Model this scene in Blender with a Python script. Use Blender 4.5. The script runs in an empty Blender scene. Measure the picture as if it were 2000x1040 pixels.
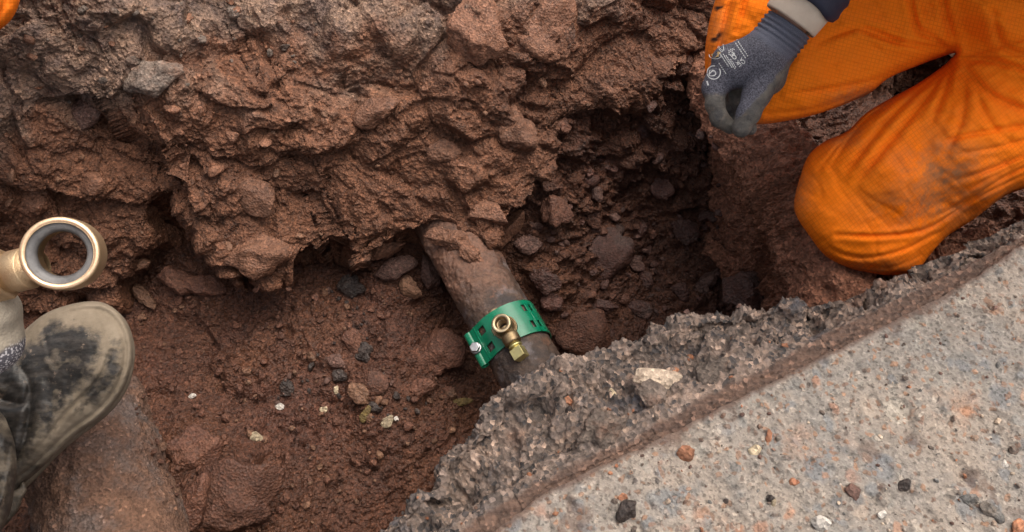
import bpy, bmesh, math, random
import numpy as np
from mathutils import Vector, Matrix
from mathutils.geometry import delaunay_2d_cdt

S = bpy.context.scene
C = S.collection
# ------------------------------------------------------------------ camera, world, sun, exposure
F = 1540.0                                   # focal length in pixels of the 2000 px wide photograph
TILT = math.radians(30)
CAM = np.array([0.0, 0.0, 0.75])
FWD = np.array([0.0, math.sin(TILT), -math.cos(TILT)])
UP = np.array([0.0, math.cos(TILT), math.sin(TILT)])
RT = np.array([1.0, 0.0, 0.0])
cd = bpy.data.cameras.new("camera")
cam = bpy.data.objects.new("camera", cd)
C.objects.link(cam)
cam.location = CAM
cam.rotation_euler = (TILT, 0, 0)
cd.sensor_width = 36.0
cd.lens = F / 2000 * 36
cd.clip_start = 0.02
cd.clip_end = 200
S.camera = cam

SUN_EL, SUN_ROT = math.radians(66), math.radians(55)
w = bpy.data.worlds.new("World")
S.world = w
w.use_nodes = True
wn = w.node_tree.nodes
sky = wn.new("ShaderNodeTexSky")
sky.sky_type = 'NISHITA'
sky.sun_disc = False
sky.sun_elevation = SUN_EL
sky.sun_rotation = SUN_ROT
sky.air_density = 1.0
sky.dust_density = 6.0
sky.ozone_density = 0.6
tint = wn.new("ShaderNodeMix"); tint.data_type = 'RGBA'    # thin overcast: the blue of the clear sky washed out
tint.inputs[0].default_value = .62
bw = wn.new("ShaderNodeRGBToBW"); warm = wn.new("ShaderNodeMix"); warm.data_type = 'RGBA'; warm.blend_type = 'MULTIPLY'; warm.inputs[0].default_value = 1
warm.inputs[7].default_value = (1.06, 1.0, .90, 1)
w.node_tree.links.new(sky.outputs[0], bw.inputs[0]); w.node_tree.links.new(bw.outputs[0], warm.inputs[6])
w.node_tree.links.new(sky.outputs[0], tint.inputs[6]); w.node_tree.links.new(warm.outputs[2], tint.inputs[7])
w.node_tree.links.new(tint.outputs[2], wn["Background"].inputs[0])
wn["Background"].inputs[1].default_value = 0.15
sl = bpy.data.lights.new("sun", 'SUN')
sl.energy = 0.9
sl.angle = math.radians(60)
sl.color = (1.0, 0.93, 0.84)
sun = bpy.data.objects.new("sun", sl)
C.objects.link(sun)
# towards the sun
SD = Vector((math.sin(SUN_ROT) * math.cos(SUN_EL), math.cos(SUN_ROT) * math.cos(SUN_EL), math.sin(SUN_EL)))
sun.rotation_euler = SD.to_track_quat('Z', 'Y').to_euler()
S.view_settings.view_transform = 'Standard'
S.view_settings.look = 'None'
S.view_settings.exposure = 1.05
S.view_settings.gamma = 1.0

# ------------------------------------------------------------------ pixel <-> world
def ray(px, py):
    px = np.asarray(px, float); py = np.asarray(py, float)
    return (FWD + ((px - 1000) / F)[..., None] * RT + ((520 - py) / F)[..., None] * UP)
def W(px, py, z):                            # the point at height z seen at a photo pixel
    r = ray(px, py)
    d = (np.asarray(z, float) - CAM[2]) / r[..., 2]
    return CAM + r * d[..., None]
def WD(px, py, d):                           # the point at depth d seen at a photo pixel
    return CAM + ray(px, py) * np.asarray(d, float)[..., None]
def proj(P):
    q = P - CAM
    d = q @ FWD
    return 1000 + F * (q @ RT) / d, 520 - F * (q @ UP) / d, d
ED = np.array([.879, .477]); EN = np.array([-.477, .879])   # along and across the trench
def sw(P): return P[..., :2] @ ED, P[..., :2] @ EN
def unsw(s, w_, z): return np.stack([s * ED[0] + w_ * EN[0], s * ED[1] + w_ * EN[1], z], -1)

# ------------------------------------------------------------------ noise
_R = np.random.RandomState(7)
TA = _R.rand(512, 512).astype(np.float32); TB = _R.rand(512, 512).astype(np.float32); TC = _R.rand(512, 512).astype(np.float32)
GX = np.cos(TA * 6.2831853); GY = np.sin(TA * 6.2831853)
def _ix(ix, iy, seed): return ((ix + seed * 37) & 511) * 512 + ((iy + seed * 91) & 511)
def vn(u, v, sc, seed=0):                    # gradient noise, about -1..1
    x = (u / sc).astype(np.float32); y = (v / sc).astype(np.float32)
    ix = np.floor(x).astype(np.int32); iy = np.floor(y).astype(np.int32)
    fx = x - ix; fy = y - iy
    sx = fx * fx * fx * (fx * (fx * 6 - 15) + 10); sy = fy * fy * fy * (fy * (fy * 6 - 15) + 10)
    def g(a, b):
        k = _ix(ix + a, iy + b, seed)
        return GX.ravel()[k] * (fx - a) + GY.ravel()[k] * (fy - b)
    a = g(0, 0); b = g(1, 0); c = g(0, 1); d = g(1, 1)
    return ((a + (b - a) * sx) * (1 - sy) + (c + (d - c) * sx) * sy) * 1.5
def fbm(u, v, sc, o=4, seed=0, gain=.5):
    r = 0; a = 1
    for i in range(o):
        r = r + a * vn(u, v, sc, seed + i * 17); sc = sc / 2.03; a *= gain
    return r
def vor(u, v, sc, seed=0, jit=.9):           # nearest cell: distances, id, offset
    x = (u / sc).astype(np.float32); y = (v / sc).astype(np.float32)
    ix = np.floor(x).astype(np.int32); iy = np.floor(y).astype(np.int32)
    f1 = np.full(x.shape, 9.0, np.float32); f2 = f1.copy(); kk = np.zeros(x.shape, np.int32)
    ox = np.zeros_like(f1); oy = np.zeros_like(f1)
    for a in (-1, 0, 1):
        for b in (-1, 0, 1):
            cx = ix + a; cy = iy + b; k = _ix(cx, cy, seed)
            dx = x - (cx + .5 + (TA.ravel()[k] - .5) * jit)
            dy = y - (cy + .5 + (TB.ravel()[k] - .5) * jit)
            d = dx * dx + dy * dy
            m = d < f1
            f2 = np.where(m, f1, np.minimum(f2, d))
            f1 = np.where(m, d, f1); kk = np.where(m, k, kk)
            ox = np.where(m, dx, ox); oy = np.where(m, dy, oy)
    return np.sqrt(f1), np.sqrt(f2), TC.ravel()[kk], ox, oy
def sst(a, b, x):
    t = np.clip((x - a) / (b - a), 0, 1)
    return t * t * (3 - 2 * t)
def facet(u, v, sc, seed=0, warp=.22, tilt=.9, edge=.18, gap=.15, dome=.35):   # broken chunks: each cell its own height and tilt
    wx = fbm(u, v, sc * 1.3, 3, seed + 5); wy = fbm(u, v, sc * 1.3, 3, seed + 9)
    f1, f2, i, ox, oy = vor(u + warp * sc * wx, v + warp * sc * wy, sc, seed)
    t = np.modf(i * 57.31)[0] * 6.283
    k = np.modf(i * 113.7)[0]
    hgt = (i - .5) + tilt * k * (np.cos(t) * ox + np.sin(t) * oy) - dome * f1 * f1
    e = sst(0, edge, f2 - f1)
    return hgt * (.35 + .65 * e) - (1 - e) * gap, i, e
def pebbles(u, v, sc, seed=0, dens=.6):      # rounded grains, some cells empty
    f1, f2, i, ox, oy = vor(u, v, sc, seed)
    r = .2 + .28 * np.modf(i * 91.3)[0]
    r = np.where(np.modf(i * 17.7)[0] < dens, r, 0)
    return np.sqrt(np.clip(r * r - f1 * f1, 0, None)) / .45, i
def stones(u, v, sc, seed=0, dens=.6):       # angular embedded stones: tilted flat tops, steep sides
    wx = vn(u, v, sc * .5, seed + 5)
    f1, f2, i, ox, oy = vor(u + .12 * sc * wx, v - .12 * sc * wx, sc, seed)
    a = np.modf(i * 57.31)[0] * 6.283; c_, s_ = np.cos(a), np.sin(a)
    q = 1 + .8 * np.modf(i * 31.7)[0]        # elongated
    p = (c_ * ox + s_ * oy); o = (-s_ * ox + c_ * oy) * q
    d = np.maximum(np.maximum(abs(p), abs(o)), (abs(p) + abs(o)) * .74) + .25 * np.maximum(0, .12 - (f2 - f1))
    r = .24 + .2 * np.modf(i * 91.3)[0]
    keep = np.modf(i * 17.7)[0] < dens
    e = np.where(keep, sst(r, r * .55, d), 0)
    k = np.modf(i * 113.7)[0]
    return e * (.45 + .5 * k + .9 * (k - .3) * (np.cos(a * 3) * ox + np.sin(a * 3) * oy)), i, e

# ------------------------------------------------------------------ node materials
class Mt:
    def __init__(s, name, rough=.7, spec=.4, metal=0.0):
        s.m = bpy.data.materials.new(name); s.m.use_nodes = True
        s.t = s.m.node_tree; s.n = s.t.nodes; s.b = s.n["Principled BSDF"]
        s.set(s.b, 'Roughness', rough); s.set(s.b, 'Specular IOR Level', spec); s.set(s.b, 'Metallic', metal)
        s.co = s.n.new("ShaderNodeTexCoord").outputs['Object']
    def set(s, node, k, v):
        i = node.inputs[k]
        if hasattr(v, 'is_linked') or isinstance(v, bpy.types.NodeSocket): s.t.links.new(v, i)
        else:
            if isinstance(v, tuple) and len(v) == 3 and i.type == 'RGBA': v = v + (1,)
            i.default_value = v
        return node
    def N(s, typ, **k):
        n = s.n.new("ShaderNode" + typ)
        for a, b in k.items():
            if a[0] == '_': setattr(n, a[1:], b)
        for a, b in k.items():
            if a[0] != '_': s.set(n, a.replace('__', ' '), b)
        return n
    def noise(s, sc, det=5, rough=.6, co=None, dist=0.0):
        return s.N('TexNoise', Vector=co or s.co, Scale=sc, Detail=det, Roughness=rough, Distortion=dist).outputs['Fac']
    def voro(s, sc, out='Distance', feat='F1', co=None):
        return s.N('TexVoronoi', _feature=feat, Vector=co or s.co, Scale=sc).outputs[out]
    def ramp(s, fac, *st):
        r = s.n.new("ShaderNodeValToRGB"); e = r.color_ramp.elements
        while len(e) < len(st): e.new(.5)
        for el, (p, c) in zip(e, st):
            el.position = p
            el.color = (c, c, c, 1) if isinstance(c, (int, float)) else tuple(c) + (1,)
        s.t.links.new(fac, r.inputs[0]); return r.outputs[0]
    def mix(s, f, a, b, mode='MIX'):
        n = s.n.new("ShaderNodeMix"); n.data_type = 'RGBA'; n.blend_type = mode
        for k, v in ((0, f), (6, a), (7, b)):
            if isinstance(v, bpy.types.NodeSocket): s.t.links.new(v, n.inputs[k])
            else: n.inputs[k].default_value = (v + (1,)) if isinstance(v, tuple) else v
        return n.outputs[2]
    def math(s, op, a, b=0.0, c=0.0):
        n = s.n.new("ShaderNodeMath"); n.operation = op
        for k, v in enumerate((a, b, c)):
            if isinstance(v, bpy.types.NodeSocket): s.t.links.new(v, n.inputs[k])
            else: n.inputs[k].default_value = v
        return n.outputs[0]
    def att(s, name): return s.N('Attribute', _attribute_name=name).outputs['Fac']
    def rnd(s): return s.n.new("ShaderNodeObjectInfo").outputs['Random']
    def xyz(s, co=None):
        return s.N('SeparateXYZ', Vector=co or s.co).outputs
    def scale(s, v):
        return s.N('Mapping', Vector=s.co, Scale=v).outputs[0]
    def bump(s, hgt, dist=.001, st=1.0, prev=None):
        n = s.N('Bump', Height=hgt, Distance=dist, Strength=st)
        if prev is not None: s.t.links.new(prev, n.inputs['Normal'])
        return n.outputs[0]
    def done(s, col=None, normal=None, rough=None):
        if col is not None: s.set(s.b, 'Base Color', col)
        if normal is not None: s.t.links.new(normal, s.b.inputs['Normal'])
        if rough is not None: s.set(s.b, 'Roughness', rough)
        return s.m

def soil_mat(name, c_a, c_b, c_dark, grey=None, wet=.5, grain=(.55, 1.5)):
    m = Mt(name, spec=.35)
    n1 = m.noise(5, 6, .65, dist=.6)
    col = m.mix(m.ramp(n1, (.35, 0), (.65, 1)), c_a, c_b)
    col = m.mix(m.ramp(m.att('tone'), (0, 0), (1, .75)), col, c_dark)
    if grey:
        g = m.mix(m.ramp(m.noise(22, 6, .7), (.38, 0), (.62, 1)), grey[0], grey[1])
        col = m.mix(m.att('zone'), col, g)
    st = m.ramp(m.noise(9, 8, .72, co=m.scale((1, 1.3, 1)), dist=1.2), (.60, 0), (.72, 1))
    col = m.mix(m.math('MULTIPLY', m.att('stain'), st), col, (.022, .018, .018))
    cell = m.N('TexVoronoi', Vector=m.co, Scale=240.0)
    gr = m.ramp(m.N('SeparateColor', Color=cell.outputs['Color']).outputs[0], (0, grain[0]), (.5, .9), (.85, 1.1), (1, grain[1]))
    col = m.mix(1.0, col, gr, 'MULTIPLY')
    n2 = m.ramp(m.noise(60, 8, .75), (.3, .62), (.7, 1.3))
    col = m.mix(1.0, col, n2, 'MULTIPLY')
    b = m.bump(m.noise(140, 8, .75), .004, .7)
    b = m.bump(cell.outputs['Distance'], .003, 1.0, b)
    b = m.bump(m.noise(700, 4, .7), .0008, .7, b)
    r = m.ramp(m.noise(30, 5, .7), (.35, wet), (.65, wet + .3))
    return m.done(col, b, r)

def simple(name, c1, c2, sc=30, rough=.6, bump=.0008, spec=.4, metal=0., bsc=200):
    m = Mt(name, rough, spec, metal)
    col = m.mix(m.ramp(m.noise(sc, 6, .65), (.35, 0), (.65, 1)), c1, c2)
    return m.done(col, m.bump(m.noise(bsc, 6, .7), bump, .8))

# ------------------------------------------------------------------ objects
def link(name, V, Fc, mat, parent=None, smooth=True, attrs=None):
    me = bpy.data.meshes.new(name)
    if isinstance(V, np.ndarray) and isinstance(Fc, np.ndarray):
        k = Fc.shape[1]
        me.vertices.add(len(V)); me.vertices.foreach_set('co', V.astype(np.float32).ravel())
        me.loops.add(Fc.size); me.loops.foreach_set('vertex_index', Fc.astype(np.int32).ravel())
        me.polygons.add(len(Fc)); me.polygons.foreach_set('loop_start', np.arange(0, Fc.size, k, dtype=np.int32))
        me.update(calc_edges=True); me.validate()
    else:
        me.from_pydata([tuple(v) for v in V], [], [tuple(f) for f in Fc]); me.update()
    if smooth: me.polygons.foreach_set('use_smooth', [True] * len(me.polygons))
    for k, a in (attrs or {}).items():
        at = me.attributes.new(k, 'FLOAT', 'POINT'); at.data.foreach_set('value', np.asarray(a, np.float32).ravel())
    if mat: me.materials.append(mat)
    o = bpy.data.objects.new(name, me); C.objects.link(o)
    if parent: o.parent = parent
    return o
def tag(o, label=None, cat=None, group=None, kind=None):
    for k, v in (('label', label), ('category', cat), ('group', group), ('kind', kind)):
        if v: o[k] = v
    return o
def empty(name, loc, label, cat, group=None):
    o = bpy.data.objects.new(name, None); C.objects.link(o); o.location = loc
    o.empty_display_size = .05
    return tag(o, label, cat, group)
def child(o, root):                          # geometry is written in world space: keep it there
    o.parent = root; o.matrix_parent_inverse = Matrix.Translation(-Vector(root.location)); return o
def gridf(nr, nc):
    a = np.arange(nr * nc).reshape(nr, nc)
    return np.stack([a[:-1, :-1], a[:-1, 1:], a[1:, 1:], a[1:, :-1]], -1).reshape(-1, 4)
def cr(ctrl, t):                             # Catmull-Rom along axis 0
    n = len(ctrl); i = np.clip(np.floor(t).astype(int), 0, n - 2); f = (t - i)[(...,) + (None,) * (ctrl.ndim - 1)]
    p0 = ctrl[np.maximum(i - 1, 0)]; p1 = ctrl[i]; p2 = ctrl[i + 1]; p3 = ctrl[np.minimum(i + 2, n - 1)]
    return .5 * (2 * p1 + (p2 - p0) * f + (2 * p0 - 5 * p1 + 4 * p2 - p3) * f ** 2 + (3 * p1 - p0 - 3 * p2 + p3) * f ** 3)
def resample(ctrl, step):                    # ctrl (R, C, 3): dense surface with even steps
    L = np.linalg.norm(np.diff(ctrl, axis=0), axis=2).mean(1)
    tr = np.concatenate([np.linspace(k, k + 1, max(2, int(l / step)), endpoint=False) for k, l in enumerate(L)] + [[len(L)]])
    g = cr(ctrl, tr)
    g = g.transpose(1, 0, 2)
    L = np.linalg.norm(np.diff(g, axis=0), axis=2).mean(1)
    tc = np.concatenate([np.linspace(k, k + 1, max(1, int(l / step)), endpoint=False) for k, l in enumerate(L)] + [[len(L)]])
    g = cr(g, tc).transpose(1, 0, 2)
    return g, tr, tc
def normals(g):
    n = np.cross(np.gradient(g, axis=1), np.gradient(g, axis=0))
    n /= np.linalg.norm(n, axis=2, keepdims=True) + 1e-12
    return n
def arcs(g):
    du = np.linalg.norm(np.diff(g, axis=1), axis=2).mean(0); dv = np.linalg.norm(np.diff(g, axis=0), axis=2).mean(1)
    u = np.concatenate([[0], np.cumsum(du)]); v = np.concatenate([[0], np.cumsum(dv)])
    return np.meshgrid(u, v)
ZB = np.full((560, 1000), 99.0)               # nearest surface seen by each 2 px cell, used to seat stones
def zput(g):
    x, y, d = proj(g.reshape(-1, 3))
    ok = (d > .1) & (x >= 0) & (x < 2000) & (y >= 0) & (y < 1120)
    np.minimum.at(ZB, ((y[ok] / 2).astype(int), (x[ok] / 2).astype(int)), d[ok])
def seat(px, py):
    a = ZB[max(0, int(py / 2) - 2):int(py / 2) + 3, max(0, int(px / 2) - 2):int(px / 2) + 3]
    a = a[a < 90]
    d = float(np.percentile(a, 20)) if a.size else 1.2
    return WD(px, py, d), d
def polyf(pts):                              # pixel+height polyline -> w(s), z(s)
    P = W(*np.array(pts, float).T); s, w_ = sw(P); o = np.argsort(s)
    return s[o], w_[o], P[o, 2]
# ------------------------------------------------------------------ soil, asphalt and concrete
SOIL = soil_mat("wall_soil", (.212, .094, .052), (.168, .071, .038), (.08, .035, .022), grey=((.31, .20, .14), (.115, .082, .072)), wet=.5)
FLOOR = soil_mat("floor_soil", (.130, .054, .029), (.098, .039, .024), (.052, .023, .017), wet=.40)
LEDGE = soil_mat("ledge_soil", (.33, .148, .088), (.26, .112, .068), (.18, .076, .048), wet=.58)  # colour lightened to make up for light the worker's leg blocks
STEP = .0019
SCOL = np.unique(np.concatenate([[-4, -2.2, -1.4], np.arange(-1.05, 1.16, .03), [1.5, 2.4, 4]]))
_rs = resample
def resample(ctrl, step=STEP):
    def seg(L): 
        out = []
        for k, l in enumerate(L):
            n = max(2, int(l / step)) if l < .45 else 60
            out.append(np.linspace(k, k + 1, n, endpoint=False))
        return np.concatenate(out + [[len(L)]])
    tr = seg(np.linalg.norm(np.diff(ctrl, axis=0), axis=2).mean(1))
    g = cr(ctrl, tr).transpose(1, 0, 2)
    tc = seg(np.linalg.norm(np.diff(g, axis=0), axis=2).mean(1))
    return cr(g, tc).transpose(1, 0, 2), tr[:, None], tc[None, :]
def bump_at(P, px, py, z, r):                # soft round mask about a spot
    c = W(px, py, z)
    return np.exp(-(((P - c) ** 2).sum(-1)) / (r * r))

# far bank
ls, lw, lz = polyf([(-150, 668, -.41), (0, 625, -.40), (120, 605, -.41), (225, 590, -.42), (262, 500, -.36), (305, 385, -.265), (380, 432, -.29),
    (432, 452, -.31), (458, 543, -.365), (520, 530, -.36), (600, 500, -.35), (650, 488, -.35), (705, 522, -.365), (760, 492, -.35), (805, 462, -.335),
    (865, 452, -.33), (950, 480, -.34), (1010, 425, -.33), (1060, 358, -.31), (1105, 305, -.30), (1125, 245, -.28), (1200, 200, -.27),
    (1260, 170, -.26), (1330, 125, -.25), (1450, 80, -.25), (1650, 0, -.25), (2100, -150, -.25)])
def bank():
    s = np.unique(np.concatenate([SCOL, ls]))
    L = np.interp(s, ls, lw); z = np.interp(s, ls, lz)
    top = 1.075 + .02 * np.sin(s * 9) + .012 * np.sin(s * 23 + 1)
    rows = [unsw(s, 0 * s + 6, 0 * s), unsw(s, 0 * s + 1.9, 0 * s), unsw(s, top + .12, 0 * s + .004), unsw(s, top + .015, 0 * s)]
    for t, b in ((.85, .018), (.65, .03), (.45, .012), (.25, -.002), (.1, .0)):
        rows.append(unsw(s, L + (top - L) * t - b, z * (1 - t)))
    rows += [unsw(s, L, z), unsw(s, L + .004, z - .03), unsw(s, L + .03, z - .085), unsw(s, L + .05, np.minimum(z - .14, -.58)), unsw(s, L + .04, 0 * s - .75)]
    g, tr, tc = resample(np.array(rows))
    n = normals(g); n *= np.sign((n * (CAM - g)).sum(-1).mean())
    S_, W_ = sw(g); u = S_; v = W_ * .7 + g[..., 2] * .8
    u = u + .02 * fbm(u, v, .15, 3, 3); v = v + .03 * fbm(u, v, .2, 3, 8)
    vv = v * 1.1 + .3 * u                  # strata lean
    b1, i1, e1 = facet(u, vv, .15, 11, tilt=1.0, edge=.3, dome=.8)
    b2, i2, e2 = facet(u, vv, .065, 23, tilt=1.0, edge=.26, dome=.9)
    b3, i3, e3 = facet(u, v, .03, 31, tilt=1.0)
    b4, i4, e4 = facet(u, v, .013, 37)
    rough = sst(-.3, .5, fbm(u, v, .12, 3, 77))
    pb, pi = pebbles(u, v, .0075, 41, .75); pb2, _ = pebbles(u, v, .015, 43, .25)
    f = fbm(u, v, .02, 5, 51)
    fade = sst(1.6, 3.4, tr) * .85 + .15
    s1, _, _ = stones(u, v, .03, 47, .35)
    pb3, _ = pebbles(u, v, .0048, 49, .9)
    h = fade * (.050 * b1 + .026 * b2 + (.004 + .006 * rough) * b3 + (.001 + .002 * rough) * b4 + .007 * s1) + .0030 * pb + .0035 * pb2 + .0024 * pb3 + .003 * f
    big = np.clip(.050 * b1 + .026 * b2, -.02, .045) * fade
    g = g + n * h[..., None] + np.array([.05, -.1, -.28]) * (big + .0)[..., None]
    z = g[..., 2]
    zone = .85 * sst(-.17, -.10, z + .05 * fbm(u, v, .13, 4, 91) + .02 * fbm(u, v, .03, 3, 95))
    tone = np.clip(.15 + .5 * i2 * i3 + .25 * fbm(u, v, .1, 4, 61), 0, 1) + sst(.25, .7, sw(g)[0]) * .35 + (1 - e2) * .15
    stain = sst(.1, .5, fbm(u, v, .16, 3, 101)) * zone
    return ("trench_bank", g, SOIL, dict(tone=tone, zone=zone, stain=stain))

# trench floor with the deeper pit beyond the pipe
FP = np.array([(-200, 700, -.43), (0, 650, -.43), (300, 540, -.465), (300, 650, -.48), (420, 760, -.48), (600, 600, -.485), (780, 650, -.49), (900, 720, -.545), (960, 800, -.56),
    (850, 800, -.51), (600, 850, -.48), (380, 1000, -.44), (150, 800, -.45), (0, 1000, -.42), (-200, 1100, -.42), (700, 1000, -.5), (880, 600, -.535), (830, 520, -.48), (1020, 480, -.44), (1080, 400, -.41), (1105, 315, -.345), (1125, 255, -.315), (1200, 205, -.30), (1260, 175, -.285), (1330, 130, -.27),
    (1150, 500, -.50), (1100, 640, -.53), (1300, 500, -.55), (1400, 590, -.55), (1500, 620, -.57), (1460, 470, -.53), (1300, 400, -.51), (1200, 330, -.42),
    (1250, 250, -.36), (1350, 210, -.35), (1400, 290, -.42), (1420, 370, -.48), (1250, 140, -.31), (1350, 80, -.29), (1350, 0, -.25), (1500, 0, -.25), (1600, 300, -.5), (1700, 500, -.55), (1900, 300, -.5), (2100, 100, -.4),
    (1750, 150, -1.0), (1900, 60, -1.0), (1620, 200, -.95), (1700, 60, -.8), (350, 470, -.42), (600, 400, -.45), (100, 400, -.42), (1200, 900, -.6), (400, 1300, -.45), (900, 1400, -.55), (800, 200, -.45), (2300, 500, -.5)], float)  # the deepest heights dig an added hole that darkens the gap between the legs
def tps(P, x, y):
    X = P[:, :2]; n = len(P)
    def k(r2): return .5 * r2 * np.log(r2 + 1e-9)
    K = k(((X[:, None] - X[None]) ** 2).sum(-1)) + np.eye(n) * 1e-4
    A = np.block([[K, np.ones((n, 1)), X], [np.ones((1, n)), np.zeros((1, 3))], [X.T, np.zeros((2, 3))]])
    c = np.linalg.solve(A, np.concatenate([P[:, 2], [0, 0, 0]]))
    r = c[n] + c[n + 1] * x + c[n + 2] * y
    for i in range(n): r = r + c[i] * k((x - X[i, 0]) ** 2 + (y - X[i, 1]) ** 2)
    return r
FW = W(*FP.T)
def floor():
    xs = np.arange(-1.1, 1.2, STEP); ys = np.arange(-.2, 1.4, STEP)
    cx = np.arange(-1.25, 1.35, .02); cy = np.arange(-.35, 1.6, .02)
    cz = np.clip(tps(FW, *np.meshgrid(cx, cy)), -1.1, -.2)
    x, y = np.meshgrid(xs, ys)
    fx = (x + 1.25) / .02; fy = (y + .35) / .02; ix = fx.astype(int); iy = fy.astype(int); fx -= ix; fy -= iy
    z = (cz[iy, ix] * (1 - fx) + cz[iy, ix + 1] * fx) * (1 - fy) + (cz[iy + 1, ix] * (1 - fx) + cz[iy + 1, ix + 1] * fx) * fy
    g = np.stack([x, y, z], -1)
    n = normals(g); n *= np.sign(n[..., 2:3])
    u = x; v = y + z
    pit = sst(.02, .12, x - .02 + .62 * (y - .66)) * sst(.3, .5, y)
    b1, i1, e1 = facet(u, v, .13, 111, tilt=1.0)
    b2, i2, e2 = facet(u, v, .05, 123, tilt=1.0, gap=.03, edge=.3)
    b3, i3, e3 = facet(u, v, .022, 131, tilt=1.2, gap=.0, edge=.35)
    b4, i4, e4 = facet(u, v, .010, 137, tilt=1.1, gap=.0, edge=.4)
    s1, _, q1 = stones(u, v, .055, 141, .45); s2, _, q2 = stones(u, v, .03, 142, .55); s3, _, _ = stones(u, v, .017, 144, .6); s4, _, _ = stones(u, v, .010, 146, .6)
    rough = sst(-.25, .45, fbm(u, v, .1, 3, 177))
    pb, pi = pebbles(u, v, .009, 141, .6); pb2, _ = pebbles(u, v, .02, 143, .4)
    pb3, _ = pebbles(u, v, .04, 149, .35)
    h = .024 * b1 + (.010 + .012 * pit) * b2 + (.004 + .004 * rough + .004 * pit) * b3 + (.0015 + .0025 * rough) * b4 + .0020 * pb + .003 * pb2 * (.3 + pit * .7) + .013 * s1 * pit + .011 * s2 * (.45 + .55 * pit) + .0085 * s3 * (.55 + .45 * rough) + .0052 * s4 + .007 * s1 * (1 - pit) * rough + .002 * fbm(u, v, .02, 5, 151)
    # two rounded lumps low in the frame and a large block in the pit
    h = h + .05 * bump_at(g, 345, 900, -.42, .06) + .05 * bump_at(g, 380, 1010, -.42, .06) + .035 * bump_at(g, 470, 1000, -.44, .07) + .02 * bump_at(g, 270, 860, -.46, .05) + .03 * bump_at(g, 870, 700, -.5, .04)
    g = g + n * h[..., None]
    tone = np.clip(.2 + .35 * i2 * i3 + .4 * fbm(u, v, .12, 4, 161), 0, 1) + .15 * sst(.1, .45, x)
    c = W(700, 640, -.49); c2 = W(800, 780, -.49)
    stain = np.exp(-((x - c[0]) ** 2 / .012 + (y - c[1]) ** 2 / .02)) + .7 * np.exp(-((x - c2[0]) ** 2 / .01 + (y - c2[1]) ** 2 / .006)) + .42
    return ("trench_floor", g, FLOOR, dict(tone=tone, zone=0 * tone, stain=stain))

# the soil ledge the worker kneels on
def ledge():
    E = np.array([(1290, 60, -.33), (1335, 150, -.31), (1375, 240, -.275), (1408, 305, -.25), (1440, 345, -.24), (1462, 390, -.235), (1483, 432, -.23), (1503, 480, -.23), (1530, 530, -.23), (1545, 590, -.23), (1565, 660, -.23), (1600, 760, -.23)], float)
    P = W(*E.T)
    t = np.linspace(0, 1, len(P))[:, None]
    X = np.array([1., 0, 0]); Z = np.array([0, 0, 1.])
    drop = sst(.62, .40, t) * 5.5  # sinks the ground between the legs, shaped to make that gap dark
    rows = [P + X * 1.6 + Z * (.0 - .12 * drop), P + X * .7 + Z * (.02 - .12 * drop), P + X * .28 + Z * (.03 - .14 * drop), P + X * .20 + Z * (.03 - .12 * drop), P + X * .145 + Z * (-.04 - .07 * drop), P + X * .105 + Z * .045, P + X * .055 + Z * .075, P + X * .018 + Z * .05,
            P, P + X * .02 - Z * .035, P + X * .045 - Z * .09, P + X * .055 - Z * .2, P + X * .03 - Z * .5]
    g, tr, tc = resample(np.array(rows))
    n = normals(g); n *= np.sign((n * (CAM - g)).sum(-1).mean())
    u, v = arcs(g)
    b1, i1, _ = facet(u, v, .07, 211, tilt=.8); b2, i2, _ = facet(u, v, .028, 223); b3, i3, _ = facet(u, v, .012, 231)
    pb, _ = pebbles(u, v, .008, 241, .5)
    s1, _, _ = stones(u, v, .02, 243, .5)
    h = .012 * b1 + .007 * b2 + .004 * b3 + .0022 * pb + .004 * s1 + .008 * fbm(u, v, .05, 5, 251)
    g = g + n * h[..., None]
    tone = np.clip(.1 + .25 * i1 + .3 * fbm(u, v, .1, 4, 261), 0, 1)
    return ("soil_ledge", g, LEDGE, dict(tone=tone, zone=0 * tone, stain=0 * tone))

# broken asphalt edge and concrete surface on the near side
bs, bw, _ = polyf([(600, 1220, 0), (892, 1040, 0), (1036, 955, 0), (1181, 885, 0), (1300, 822, 0), (1427, 752, 0), (1554, 685, 0), (1744, 589, 0), (1934, 494, 0), (2000, 460, 0), (2300, 300, 0)])
es, ew, _ = polyf([(650, 1240, 0), (960, 1040, 0), (1085, 949, 0), (1229, 885, 0), (1300, 850, 0), (1490, 754, 0), (1681, 659, 0), (1871, 561, 0), (2000, 475, 0), (2300, 310, 0)])
ds, dw, dz = polyf([(420, 1190, -.05), (720, 1040, -.05), (785, 990, -.05), (830, 945, -.05), (862, 885, -.05), (920, 828, -.05), (945, 800, -.05), (970, 758, -.05), (1005, 738, -.05), (1060, 712, -.055), (1130, 690, -.06),
    (1250, 650, -.06), (1335, 610, -.06), (1400, 600, -.06), (1500, 604, -.06), (1560, 590, -.055), (1640, 585, -.055), (1725, 550, -.05), (1760, 558, -.05), (1850, 508, -.05), (2000, 425, -.05), (2300, 265, -.05)])
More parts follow.
